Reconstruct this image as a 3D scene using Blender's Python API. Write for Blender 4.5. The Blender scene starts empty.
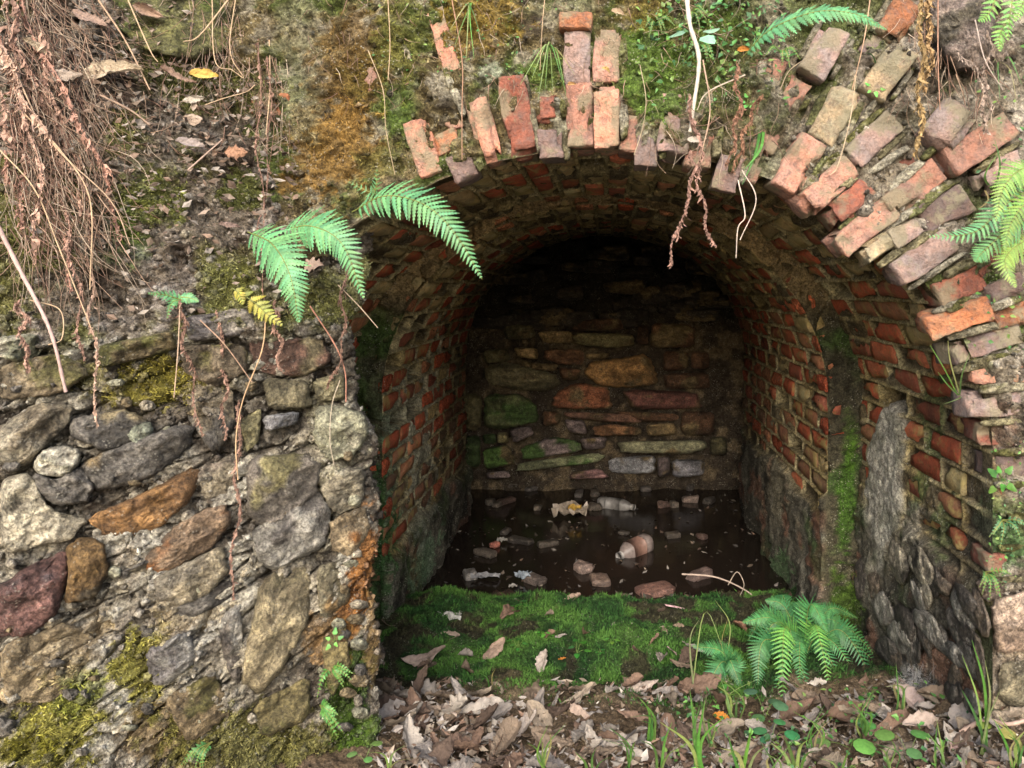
import bpy, math, random
import numpy as np
from mathutils import Vector, Matrix

# ------------------------------------------------------------------ camera, world, sun, exposure
SC = bpy.context.scene
F, U0, V0 = 740.0, 605.0, 288.0          # focal length in pixels, pixel of the tunnel's vanishing point
cam_d = bpy.data.cameras.new('camera'); cam = bpy.data.objects.new('camera', cam_d)
SC.collection.objects.link(cam); SC.camera = cam
cam.location = (0, 0, 0); cam.rotation_euler = (math.radians(90), 0, 0)
cam_d.sensor_width = 36; cam_d.lens = F / 1024 * 36
cam_d.shift_x = (512 - U0) / 1024; cam_d.shift_y = -(384 - V0) / 1024
cam_d.clip_start = 0.02; cam_d.clip_end = 300
W = bpy.data.worlds.new('World'); SC.world = W; W.use_nodes = True
nt = W.node_tree; sky = nt.nodes.new('ShaderNodeTexSky'); sky.sky_type = 'NISHITA'; sky.sun_disc = False
SUN_EL, SUN_AZ = math.radians(31), math.radians(184)      # azimuth clockwise from +Y: behind the viewer
sky.sun_elevation = SUN_EL; sky.sun_rotation = SUN_AZ; sky.air_density = 1.0; sky.dust_density = 4.0; sky.ozone_density = 0.6
nt.links.new(sky.outputs[0], nt.nodes['Background'].inputs[0]); nt.nodes['Background'].inputs[1].default_value = 0.15
sd = bpy.data.lights.new('sun', 'SUN'); sd.energy = 1.5; sd.angle = math.radians(38); sd.color = (1, .99, .97)
sun = bpy.data.objects.new('sun', sd); SC.collection.objects.link(sun)
sdir = Vector((math.sin(SUN_AZ) * math.cos(SUN_EL), math.cos(SUN_AZ) * math.cos(SUN_EL), math.sin(SUN_EL)))
sun.rotation_euler = sdir.to_track_quat('Z', 'Y').to_euler()
SC.view_settings.view_transform = 'Standard'; SC.view_settings.look = 'None'
SC.view_settings.exposure = 1.4; SC.view_settings.gamma = 1
SC.render.engine = 'CYCLES'
try:
    SC.cycles.max_bounces = 10; SC.cycles.diffuse_bounces = 8; SC.cycles.use_denoising = True
except Exception: pass
RN = random.Random(7); NR = np.random.RandomState(5)

# ------------------------------------------------------------------ numpy noise
def _h(x, y, z, s):
    n = (x.astype(np.int64) * 374761393 + y.astype(np.int64) * 668265263 + z.astype(np.int64) * 2147483647 + s * 1274126177) & 0xffffffff
    n = ((n ^ (n >> 13)) * 1274126177) & 0xffffffff
    n = ((n ^ (n >> 16)) * 2246822519) & 0xffffffff
    return ((n ^ (n >> 15)) & 0xffffff) / float(0xffffff)
def vnoise(p, s=0):
    i = np.floor(p).astype(np.int64); f = p - i; f = f * f * f * (f * (f * 6 - 15) + 10)
    r = 0
    for a in (0, 1):
        wa = f[:, 0] if a else 1 - f[:, 0]
        for b in (0, 1):
            wb = f[:, 1] if b else 1 - f[:, 1]
            for c in (0, 1):
                wc = f[:, 2] if c else 1 - f[:, 2]
                r = r + wa * wb * wc * _h(i[:, 0] + a, i[:, 1] + b, i[:, 2] + c, s)
    return r * 2 - 1
def fbm(p, freq, octv=4, s=0, gain=.5):
    r = 0; a = 1; t = 0
    for o in range(octv):
        r = r + a * vnoise(p * freq + 17.3 * o, s + o); t += a; a *= gain; freq *= 2.03
    return r / t * 1.6
def ridged(p, freq, octv=3, s=0):
    r = 0; a = 1
    for o in range(octv):
        r = r + a * (1 - np.abs(vnoise(p * freq + 9.1 * o, s + o)) * 2.2); a *= .5; freq *= 2.1
    return r / 1.75
def worley(p, freq, s=0):
    q = p * freq; i = np.floor(q).astype(np.int64); f = q - i
    d1 = np.full(len(p), 9.); d2 = np.full(len(p), 9.); idn = np.zeros(len(p))
    for a in (-1, 0, 1):
        for b in (-1, 0, 1):
            for c in (-1, 0, 1):
                x, y, z = i[:, 0] + a, i[:, 1] + b, i[:, 2] + c
                h1, h2, h3 = _h(x, y, z, s), _h(x, y, z, s + 11), _h(x, y, z, s + 23)
                d = np.sqrt((a + h1 - f[:, 0])**2 + (b + h2 - f[:, 1])**2 + (c + h3 - f[:, 2])**2)
                m = d < d1
                d2 = np.where(m, d1, np.minimum(d2, d)); idn = np.where(m, h1, idn); d1 = np.where(m, d, d1)
    return d1, d2, idn
def sstep(a, b, x):
    t = np.clip((x - a) / (b - a), 0, 1); return t * t * (3 - 2 * t)
def C(*c): return np.array(c, float)
def lerp(a, b, m):
    m = np.asarray(m)[:, None]; return a * (1 - m) + b * m

# ------------------------------------------------------------------ materials
def mat_new(name):
    m = bpy.data.materials.new(name); m.use_nodes = True
    return m, m.node_tree.nodes, m.node_tree.links, m.node_tree.nodes['Principled BSDF']
def noise_node(N, L, co, scale, detail=5, rough=.6):
    n = N.new('ShaderNodeTexNoise'); n.inputs['Scale'].default_value = scale; n.inputs['Detail'].default_value = detail
    n.inputs['Roughness'].default_value = rough; L.new(co, n.inputs['Vector']); return n
def ramp(N, L, src, stops):
    r = N.new('ShaderNodeValToRGB'); L.new(src, r.inputs[0]); e = r.color_ramp.elements
    while len(e) < len(stops): e.new(.5)
    for k, (p, c) in enumerate(stops):
        e[k].position = p; e[k].color = (*c, 1) if len(c) == 3 else c
    return r
def mix(N, L, fac, a, b, mode='MIX'):
    m = N.new('ShaderNodeMix'); m.data_type = 'RGBA'; m.blend_type = mode
    for sock, v in ((m.inputs[0], fac), (m.inputs[6], a), (m.inputs[7], b)):
        if hasattr(v, 'is_linked') or hasattr(v, 'links'): L.new(v, sock)
        elif isinstance(v, (int, float)): sock.default_value = v
        else: sock.default_value = (*v, 1)
    return m.outputs[2]
def bump(N, L, hs, P, strength=.7):
    """hs: list of (socket, distance)"""
    prev = None
    for h, d in hs:
        b = N.new('ShaderNodeBump'); b.inputs['Strength'].default_value = strength; b.inputs['Distance'].default_value = d
        L.new(h, b.inputs['Height'])
        if prev: L.new(prev, b.inputs['Normal'])
        prev = b.outputs[0]
    L.new(prev, P.inputs['Normal'])
def surf_mat(name, rough=.85, spec=.3, fine=1.0, speck=.0):
    """earth / stone / mortar: albedo from the 'col' attribute, broken up by several noises in world space"""
    m, N, L, P = mat_new(name)
    a = N.new('ShaderNodeAttribute'); a.attribute_name = 'col'
    g = N.new('ShaderNodeNewGeometry'); pos = g.outputs['Position']
    n1 = noise_node(N, L, pos, 38, 6, .7); n2 = noise_node(N, L, pos, 160, 4, .7); n3 = noise_node(N, L, pos, 480, 3, .7)
    r1 = ramp(N, L, n1.outputs[0], [(.34, (.42, .39, .37)), (.5, (1, 1, 1)), (.66, (1.6, 1.57, 1.5))])
    r2 = ramp(N, L, n2.outputs[0], [(.36, (.4, .38, .36)), (.5, (1, 1, 1)), (.64, (1.6, 1.6, 1.57))])
    c = mix(N, L, .8, a.outputs[0], r1.outputs[0], 'MULTIPLY'); c = mix(N, L, .9, c, r2.outputs[0], 'MULTIPLY')
    vc_ = N.new('ShaderNodeTexVoronoi'); vc_.inputs['Scale'].default_value = 75; L.new(pos, vc_.inputs['Vector'])
    bw = N.new('ShaderNodeSeparateColor'); L.new(vc_.outputs['Color'], bw.inputs[0])
    rv = ramp(N, L, bw.outputs[0], [(0, (.62, .6, .6)), (1, (1.42, 1.4, 1.36))]); c = mix(N, L, .6, c, rv.outputs[0], 'MULTIPLY')
    if speck:
        v = N.new('ShaderNodeTexVoronoi'); v.inputs['Scale'].default_value = 120; L.new(pos, v.inputs['Vector'])
        rs = ramp(N, L, v.outputs['Distance'], [(.0, (1, 1, 1)), (.22, (1, 1, 1)), (.3, (0, 0, 0))])
        nn = noise_node(N, L, pos, 22, 3, .6); rn = ramp(N, L, nn.outputs[0], [(.5, (0, 0, 0)), (.62, (1, 1, 1))])
        f = mix(N, L, 1.0, rs.outputs[0], rn.outputs[0], 'MULTIPLY')
        f2 = mix(N, L, 1.0, f, (speck, speck, speck), 'MULTIPLY')
        c = mix(N, L, f2, c, (.48, .46, .38))
    L.new(c, P.inputs['Base Color']); P.inputs['Roughness'].default_value = rough; P.inputs['Specular IOR Level'].default_value = spec
    bump(N, L, [(n1.outputs[0], .022 * fine), (n2.outputs[0], .010 * fine), (n3.outputs[0], .003 * fine)], P, 1.0)
    return m
M_EARTH = surf_mat('earth', .95, .15, 1.2, .7)
M_ROCK = surf_mat('rock', .75, .35, .8, .35)
M_MORT = surf_mat('lime_mortar', .9, .2, 1.0, .6)
M_WETR = surf_mat('wet_rock', .42, .5, .7, .15)
M_LITTER = surf_mat('litter_soil', .9, .2, 1.2, .3)

def brick_mat(name, wet):
    m, N, L, P = mat_new(name)
    oi = N.new('ShaderNodeObjectInfo')
    g = N.new('ShaderNodeNewGeometry'); pos = g.outputs['Position']
    n1 = noise_node(N, L, pos, 30, 6, .7); n2 = noise_node(N, L, pos, 150, 4, .7); n3 = noise_node(N, L, pos, 11, 4, .65); n4 = noise_node(N, L, pos, 55, 5, .7)
    r1 = ramp(N, L, n1.outputs[0], [(.3, (.55, .5, .5)), (.5, (1, 1, 1)), (.72, (1.3, 1.25, 1.2))])
    r2 = ramp(N, L, n2.outputs[0], [(.33, (.6, .56, .55)), (.5, (1, 1, 1)), (.7, (1.25, 1.25, 1.25))])
    c = mix(N, L, .8, oi.outputs['Color'], r1.outputs[0], 'MULTIPLY'); c = mix(N, L, .7, c, r2.outputs[0], 'MULTIPLY')
    rg = ramp(N, L, n4.outputs[0], [(.54, (0, 0, 0)), (.66, (.75, .75, .75))] if wet else [(.5, (0, 0, 0)), (.68, (.75, .75, .75))])
    n5 = noise_node(N, L, pos, 24, 4, .6); rh = ramp(N, L, n5.outputs[0], [(.4, (.82, .92, 1.0)), (.6, (1.08, 1.0, .96))]); c = mix(N, L, .9, c, rh.outputs[0], 'MULTIPLY')
    c = mix(N, L, rg.outputs[0], c, (.17, .13, .05) if wet else (.13, .095, .085))      # grime film
    rm = ramp(N, L, n3.outputs[0], [(.49, (0, 0, 0)), (.58, (1, 1, 1))] if not wet else [(.53, (0, 0, 0)), (.62, (1, 1, 1))])
    f = mix(N, L, .8, (0, 0, 0), rm.outputs[0])
    c = mix(N, L, f, c, (.33, .265, .10) if wet else (.21, .19, .125))
    L.new(c, P.inputs['Base Color']); P.inputs['Roughness'].default_value = .6 if wet else .88; P.inputs['Specular IOR Level'].default_value = .3
    bump(N, L, [(n1.outputs[0], .012), (n2.outputs[0], .007)], P, 1.0)
    return m
M_BRICK = brick_mat('fired_brick', False); M_BRICKW = brick_mat('damp_brick', True)
def leafy(name, rough=.5, trans=.25, spec=.4):
    m, N, L, P = mat_new(name)
    a = N.new('ShaderNodeAttribute'); a.attribute_name = 'col'
    g = N.new('ShaderNodeNewGeometry'); n = noise_node(N, L, g.outputs['Position'], 90, 4, .6)
    r = ramp(N, L, n.outputs[0], [(.3, (.65, .65, .65)), (.7, (1.25, 1.25, 1.25))])
    c = mix(N, L, .8, a.outputs[0], r.outputs[0], 'MULTIPLY')
    L.new(c, P.inputs['Base Color']); P.inputs['Roughness'].default_value = rough; P.inputs['Specular IOR Level'].default_value = spec
    if trans:
        t = N.new('ShaderNodeBsdfTranslucent'); L.new(c, t.inputs['Color']); ms = N.new('ShaderNodeMixShader'); ms.inputs[0].default_value = trans
        L.new(P.outputs[0], ms.inputs[1]); L.new(t.outputs[0], ms.inputs[2]); L.new(ms.outputs[0], N['Material Output'].inputs[0])
    return m
M_FERN = leafy('fern_green', .5, .25); M_DRY = leafy('dry_plant', .8, .12, .2); M_MOSS = leafy('moss', .9, .15, .1)
def plain(name, col, rough=.6, spec=.4, **kw):
    m, N, L, P = mat_new(name); P.inputs['Roughness'].default_value = rough
    g = N.new('ShaderNodeNewGeometry'); n = noise_node(N, L, g.outputs['Position'], 60, 5, .65)
    r = ramp(N, L, n.outputs[0], [(.3, tuple(.6 * v for v in col)), (.7, tuple(min(1, 1.25 * v) for v in col))])
    L.new(r.outputs[0], P.inputs['Base Color'])
    for k, v in kw.items(): P.inputs[k.replace('_', ' ')].default_value = v
    return m
M_WATER, N, L, P = mat_new('dark_water')
P.inputs['Base Color'].default_value = (.012, .009, .007, 1); P.inputs['Roughness'].default_value = .13; P.inputs['IOR'].default_value = 1.33
g = N.new('ShaderNodeNewGeometry'); n = noise_node(N, L, g.outputs['Position'], 9, 3, .5); bump(N, L, [(n.outputs[0], .004)], P, .25)
M_PLAST = plain('dull_clear_plastic', (.5, .52, .5), .3); M_LABEL = plain('faded_brown_label', (.15, .085, .065), .6)
M_CAP = plain('pale_cap', (.2, .19, .18), .5); M_FOIL = plain('dirty_white_wrapper', (.2, .19, .17), .5)
M_YEL = plain('yellow_print', (.35, .22, .04), .4); M_BLUE = plain('blue_plastic', (.08, .3, .5), .35); M_GRN = plain('green_plastic', (.2, .5, .08), .35)
M_RED = plain('red_plastic', (.5, .06, .04), .4); M_WEB = plain('cobweb_silk', (.5, .5, .5), .6)

# ------------------------------------------------------------------ object helpers
COL = SC.collection
def tag(o, label=None, cat=None, group=None, kind=None):
    if label: o['label'] = label
    if cat: o['category'] = cat
    if group: o['group'] = group
    if kind: o['kind'] = kind
    return o
def empty(name, loc, label, cat, group=None):
    o = bpy.data.objects.new(name, None); COL.objects.link(o); o.location = loc; o.empty_display_size = .02
    return tag(o, label, cat, group)
def link(name, me, parent=None, mat=None):
    o = bpy.data.objects.new(name, me); COL.objects.link(o)
    if mat and not me.materials: me.materials.append(mat)
    if parent:
        o.parent = parent; o.matrix_parent_inverse = Matrix.Translation(-Vector(parent.location))
    return o
def mesh_np(name, verts, faces, cols=None, smooth=True, mat=None):
    """faces: int array (n,3) or (n,4)"""
    verts = np.asarray(verts, np.float32); faces = np.asarray(faces, np.int32); k = faces.shape[1]
    used = np.unique(faces); rm = np.zeros(len(verts), np.int32); rm[used] = np.arange(len(used))
    verts = verts[used]; faces = rm[faces]
    me = bpy.data.meshes.new(name); me.vertices.add(len(verts)); me.vertices.foreach_set('co', verts.ravel())
    me.loops.add(faces.size); me.loops.foreach_set('vertex_index', faces.ravel())
    me.polygons.add(len(faces)); me.polygons.foreach_set('loop_start', np.arange(0, faces.size, k, dtype=np.int32))
    if smooth: me.polygons.foreach_set('use_smooth', np.ones(len(faces), bool))
    me.update(calc_edges=True)
    if cols is not None:
        c = np.ones((len(used), 4), np.float32); c[:, :3] = np.clip(np.asarray(cols)[used], 0, 1)
        at = me.color_attributes.new('col', 'FLOAT_COLOR', 'POINT'); at.data.foreach_set('color', c.ravel())
    if mat: me.materials.append(mat)
    return me
class Buf:
    def __init__(s): s.v = []; s.f = []; s.c = []
    def add(s, v, f, col):
        o = len(s.v); s.v += [tuple(p) for p in v]; s.f += [tuple(i + o for i in q) for q in f]
        s.c += ([tuple(col)] * len(v)) if not hasattr(col[0], '__len__') else [tuple(c) for c in col]
    def mesh(s, name, mat, smooth=True):
        me = bpy.data.meshes.new(name); me.from_pydata(s.v, [], s.f)
        at = me.color_attributes.new('col', 'FLOAT_COLOR', 'POINT'); c = np.ones((len(s.v), 4), np.float32); c[:, :3] = np.clip(np.array(s.c)[:, :3], 0, 1)
        at.data.foreach_set('color', c.ravel()); me.materials.append(mat)
        if smooth: me.polygons.foreach_set('use_smooth', np.ones(len(me.polygons), bool))
        me.update(); return me
def grid_faces(nr, nc):
    i = np.arange(nr * nc).reshape(nr, nc)
    return np.stack([i[:-1, :-1].ravel(), i[:-1, 1:].ravel(), i[1:, 1:].ravel(), i[1:, :-1].ravel()], 1)
def px(P): return U0 + F * P[:, 0] / P[:, 1], V0 - F * P[:, 2] / P[:, 1]
def at(u, v, Y): return Vector(((u - U0) / F * Y, Y, -(v - V0) / F * Y))
def paint(col, P, blobs, hm=None, s=0, fr=14, edge=.7):
    """blobs: (cu, cv, ru, rv, tilt_deg, rgb, strength) located where the photograph shows that growth, stain or tone"""
    U, V = px(P); n = fbm(P, fr, 4, 71 + s); n2 = fbm(P, fr * 4, 3, 91 + s)
    for k, (cu, cv, ru, rv, t, rgb, st) in enumerate(blobs):
        t = math.radians(t); du, dv = U - cu, V - cv
        a = (du * math.cos(t) + dv * math.sin(t)) / ru; b = (-du * math.sin(t) + dv * math.cos(t)) / rv
        near = (np.abs(a) < 2) & (np.abs(b) < 2)
        m = np.zeros(len(U)); m[near] = st * sstep(0, .35, (1 - np.sqrt(a[near]**2 + b[near]**2)) + edge * (n[near] if k % 2 else n[::-1][near] * 0 + n[near]) * .6 + n2[near] * .35)
        col[:] = lerp(col, C(*rgb) * (1 + .25 * n2[:, None]), m)
    return col

# ------------------------------------------------------------------ tunnel profile
def path(a, b, zc=-.39, zb=-1.5, n=780):
    th = np.linspace(0, math.pi, 1200); arc = np.stack([a * np.cos(th), zc + b * np.sin(th)], 1)
    leg = np.linspace(zb, zc, 500)[:-1]
    p = np.concatenate([np.stack([np.full(499, a), leg], 1), arc, np.stack([np.full(499, -a), leg[::-1]], 1)])
    d = np.r_[0, np.cumsum(np.linalg.norm(np.diff(p, axis=0), axis=1))]
    s = np.linspace(0, d[-1], n); q = np.stack([np.interp(s, d, p[:, 0]), np.interp(s, d, p[:, 1])], 1)
    t = np.gradient(q, axis=0); t /= np.linalg.norm(t, axis=1)[:, None]
    nrm = np.stack([t[:, 1], -t[:, 0]], 1)          # outward
    return q, nrm, s
A1, B1 = .90, .72; A2, B2 = .79, .688; A3, B3 = 1.02, .86  # third section invented wider, so its walls stay unlit behind the lip
Y1, Y2, Y3, Y4 = 1.76, 2.62, 4.2, 7.0
def face_y(X, Z):
    """large form of the bank around the mouth"""
    r = np.maximum(0, np.sqrt((X / A1)**2 + ((np.maximum(Z, -.39) + .39) / B1)**2) - 1) * .8
    y = 1.76 + .10 * r - .05 * sstep(.3, 1.1, X) + .02 * sstep(-.2, -.7, X)
    y += np.maximum(0, Z - .78)**1.1 * 1.5 + np.maximum(0, np.abs(X) - 1.5) * .2
    return y
def fy(x, z): return float(face_y(np.array([x]), np.array([z]))[0])
# ---- left wall large form
EV = np.array([-300, -60, 0, 100, 200, 215, 300, 330, 400, 430, 480, 560, 620, 700, 745, 830, 900]); EU = np.array([150, 270, 285, 310, 341, 343, 338, 332, 337, 356, 362, 366, 364, 362, 359, 356, 354])
EZ = -(EV - V0) / F * 1.75; EX = (EU - U0) / F * 1.75
def xr(Z): return np.interp(Z, EZ[::-1], EX[::-1])
def left_y(X, Z):
    d = X - xr(Z)
    y = 1.75 - .60 * .62 * np.tanh(-(d) / .62) if False else 1.75 + .60 * np.maximum(d, -.62) + .1 * np.minimum(0, d + .62)
    y = y + .0 + .26 * np.maximum(0, Z + .08) + np.maximum(0, Z - .75)**1.1 * 1.4
    y = y + .05 * sstep(-.10, -.02, Z) * sstep(-1.9, -.7, X)
    return y
def on_left(u, v, off=0.):
    Y = 1.6
    for _ in range(12):
        Y = .5 * Y + .5 * float(left_y(np.array([(u - U0) / F * Y]), np.array([-(v - V0) / F * Y]))[0])
    return at(u, v, Y - off)
def on_face(u, v, off=0.):
    Y = 1.75
    for _ in range(12): Y = .5 * Y + .5 * fy((u - U0) / F * Y, -(v - V0) / F * Y)
    return at(u, v, Y - off)
WATER = -1.27
def ground_h(X, Y):
    h = np.interp(Y, [-4, .8, 1.2, 1.77, 2.3, 2.85, 3.0, 3.12, 3.6, 9], [-1.12, -1.1, -1.11, -1.16, -1.215, -1.225, -1.255, -1.31, -1.34, -1.34])
    near = sstep(2.5, 1.8, Y)
    h = h + near * (.17 * np.exp(-((X - 1.0) / .22)**2) + .05 * sstep(-.2, -.6, X))
    h = h + (.03 * np.exp(-((X + .75) / .15)**2) + .03 * np.exp(-((X - .72) / .12)**2)) * sstep(3.1, 2.8, Y)
    return h
def on_ground(u, v, off=0.):
    lo, hi = 1.0, 6.0
    for _ in range(40):
        m = (lo + hi) / 2
        if -(v - V0) / F * m > float(ground_h(np.array([(u - U0) / F * m]), np.array([m]))[0]): lo = m
        else: hi = m
    p = at(u, v, lo); p.z += off; return p

# ------------------------------------------------------------------ palette
TAN = C(.30, .235, .15); GREY = C(.20, .18, .155); DARK = C(.045, .036, .03); PALE = C(.42, .38, .30); BROWN = C(.14, .085, .05)
MOSSY = C(.16, .15, .025); MOSSG = C(.075, .14, .02); MOSSO = C(.185, .115, .035); RUST = C(.27, .125, .04); OLIVE = C(.14, .115, .045); MOSSC = C(.05, .12, .04)

# ================================================================== GROUND
xs = np.unique(np.concatenate([np.linspace(-30, -1.6, 12), np.linspace(-1.5, 1.5, 520), np.linspace(1.6, 30, 12)]))
ys = np.unique(np.concatenate([np.linspace(-40, .8, 14), np.linspace(.9, 3.5, 420), np.linspace(3.52, 5.2, 60), np.linspace(5.4, 30, 8)]))
XX, YY = np.meshgrid(xs, ys); P = np.stack([XX.ravel(), YY.ravel(), np.zeros(XX.size)], 1)
h = ground_h(P[:, 0], P[:, 1]); inn = sstep(3.2, 2.9, P[:, 1])
nz = fbm(P, 5, 5, 3) * .02 + fbm(P, 40, 3, 5) * .006
rub = fbm(P, 9, 5, 31) * .03 + fbm(P, 30, 3, 34) * .012
P[:, 2] = h + inn * sstep(1.9, 2.3, P[:, 1]) * (.016 * fbm(P, 11, 3, 66) + .03 * fbm(P, 3.5, 2, 67)) + nz * inn + rub * (1 - inn) + .004 * fbm(P, 120, 2, 9)
U, V = px(np.where(P[:, 1:2] > .5, P, [[0, 1, 0]]))
soil = lerp(np.tile(C(.11, .08, .05), (len(P), 1)), C(.2, .15, .1), sstep(-.4, .6, fbm(P, 12, 4, 40)))
soil = lerp(soil, C(.45, .40, .32), sstep(1.4, .9, P[:, 1]))  # unseen ground behind the viewer made paler to bounce light into the tunnel
mossm = sstep(3.10, 3.0, P[:, 1] + .12 * fbm(P, 5, 4, 41)) * sstep(2.08, 2.26, P[:, 1] + .10 * fbm(P, 5, 4, 42) - .02 * P[:, 0])
mcol = lerp(np.tile(C(.017, .05, .013), (len(P), 1)), C(.048, .105, .022), sstep(-.5, .6, fbm(P, 9, 5, 43)))
mcol = lerp(mcol, C(.035, .03, .018), sstep(.15, .4, fbm(P, 10, 4, 47)) * .9)
col = lerp(soil, mcol, mossm)
bedm = sstep(3.0, 3.1, P[:, 1]); col = lerp(col, lerp(np.tile(C(.03, .018, .012), (len(P), 1)), C(.10, .05, .035), sstep(0, .6, fbm(P, 14, 4, 51))), bedm)
GP, GM, GC = P, mossm, mcol
me = mesh_np('ground', P, grid_faces(len(ys), len(xs)), col, mat=M_LITTER); tag(link('ground', me), kind='structure')
GN = (len(ys), len(xs))
# water
xs2 = np.linspace(-1.3, 1.3, 60); ys2 = np.linspace(2.8, 6.9, 90); a, b = np.meshgrid(xs2, ys2)
Pw = np.stack([a.ravel(), b.ravel(), np.full(a.size, WATER)], 1)
tag(link('water', mesh_np('water', Pw, grid_faces(90, 60), mat=M_WATER)), kind='structure')

# ================================================================== BRICK TUNNEL (vault)
tunnel = empty('brick_tunnel', (0, 1.76, -1.2), 'low red brick tunnel with ragged brick arch mouth in the mossy bank', 'tunnel')
n_s = 780
secs = [(A1, B1), (A2, B2), (A3, B3)]; PN = [path(a, b, n=n_s) for a, b in secs]
PITCH, BL = .0745, .222
def course(sec, s, Y):
    """course index, position inside the cell (0..1, 0..1), brick index"""
    ci = np.floor(s / PITCH); y0 = (Y1 + .10 if sec == 0 else Y2); off = (ci % 2) * .5
    t = (Y - y0) / BL + off; bi = np.floor(t); return ci, s / PITCH - ci, bi, t - bi
def hole(ci, bi, sec, P):
    h = _h(ci, bi, ci * 0 + sec, 77)
    U, V = px(P); z = ((U > 378) & (U < 425) & (V > 320) & (V < 430))
    z2 = (sec == 1) & (P[:, 2] > -.1)
    return (h < .03 + .45 * z + .10 * z2)
def zbf(x, y): return np.where(x < 0, -.98, np.where(y > Y2, -.80, -.70))
ZB = -.68   # bricks stop here, rough stone below
NST = 9
yrows = np.unique(np.concatenate([np.linspace(Y1, Y2 - .03, 146), np.linspace(Y2 - .029, Y2 - .001, NST), [Y2], np.linspace(Y2 + .004, Y3, 200), [Y3 + .01], np.linspace(Y3 + .08, Y4, 16)]))
S, N2 = None, None
rowsP = []; rowsC = []
for iy, y in enumerate(yrows):
    sec = 0 if y < Y2 - 1e-6 else (1 if y <= Y3 else 2)
    q, nr, s = PN[sec]; P = np.stack([q[:, 0], np.full(n_s, y), q[:, 1]], 1); rowsP.append(P)
VP = np.concatenate(rowsP); secid = np.repeat([0 if y < Y2 - 1e-6 else (1 if y <= Y3 else 2) for y in yrows], n_s)
ss = np.concatenate([PN[k][2] for k in [0 if y < Y2 - 1e-6 else (1 if y <= Y3 else 2) for y in yrows]])
nn = np.concatenate([PN[k][1] for k in [0 if y < Y2 - 1e-6 else (1 if y <= Y3 else 2) for y in yrows]])
cell = np.zeros(len(VP)); hl = np.zeros(len(VP), bool)
for sec in (0, 1):
    m = secid == sec
    ci, cs, bi, bt = course(sec, ss[m], VP[m, 1])
    w = .10; inb = sstep(.04, .15, cs) * sstep(.96, .85, cs) * sstep(.01, .05, bt) * sstep(.99, .95, bt)
    inb *= (ci * PITCH + 0 >= 0)
    cell[m] = inb; hl[m] = hole(ci, bi, sec, VP[m])
zbv = zbf(VP[:, 0], VP[:, 1]); brickz = sstep(zbv - .03, zbv + .01, VP[:, 2] + .06 * fbm(VP, 3, 3, 12)); cell *= brickz
U, V = px(VP)
smear = fbm(VP, 7, 5, 21); crownm = sstep(-.15, .15, VP[:, 2])
d = .004 + .004 * fbm(VP, 30, 4, 22)                               # inward displacement
d -= cell * .016; d -= cell * hl * .05
d += cell * (~hl) * sstep(.30, .55, smear) * .024
d += .012 * fbm(VP, 2.2, 3, 23) * 0
low = 1 - brickz
q3 = VP.copy(); q3[:, 2] += .5 * VP[:, 1] * np.sign(VP[:, 0]) * .9; q3 = q3 * C(1, .45, 1.0)
rk = ridged(q3, 7, 4, 61); rk2 = fbm(VP * C(1, 1, .35), 9, 4, 62)
d += low * (.012 + .022 * rk + .014 * rk2 + .009 * ridged(q3, 26, 3, 63))
# grey cement render patch on the right wall
pm_u = np.interp(V, [405, 425, 480, 530, 570, 600], [893, 892, 888, 890, 884, 880]); pm_w = np.interp(V, [400, 412, 440, 500, 535, 560], [0, 11, 16, 18, 10, 0])
patch = (VP[:, 0] > .3) & (secid == 0) & (np.abs(U - pm_u) < pm_w + 3 * fbm(VP, 18, 3, 24)) & (V > 402) & (V < 590)
pd = (VP[:, 0] > .3) * (secid == 0) * sstep(4, -4, np.abs(U - pm_u) - pm_w - 3 * fbm(VP, 18, 3, 24)) * ((V > 398) & (V < 594))
d = d * (1 - pd) + pd * (.020 + .008 * fbm(VP, 16, 4, 25) + .004 * ridged(VP, 40, 2, 25))
stepm = (VP[:, 1] > Y2 - .0291) & (VP[:, 1] < Y2 - 1e-6)
d[secid == 2] = .02 * fbm(VP[secid == 2], 6, 3, 26)
kst = np.clip((VP[:, 1] - (Y2 - .029)) / .028, 0, 1) * stepm; q2s = np.tile(PN[1][0], (len(yrows), 1)); q1s = np.tile(PN[0][0], (len(yrows), 1))
VP[:, 0] += stepm * kst * (q2s[:, 0] - q1s[:, 0]); VP[:, 2] += stepm * kst * (q2s[:, 1] - q1s[:, 1])
d[stepm] = 0.0; VP[:, 1] += stepm * (.05 * fbm(VP, 9, 4, 57) + .03 * ridged(VP, 18, 3, 58)) * np.sin(np.clip(kst, 0, 1) * math.pi)**.5
lip = sstep(Y1, Y1 + .03, VP[:, 1]); d = d * lip
VP[:, 0] -= nn[:, 0] * d; VP[:, 2] -= nn[:, 1] * d
VP[:n_s, 1] += (face_y(VP[:n_s, 0], VP[:n_s, 2]) - Y1)
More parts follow.
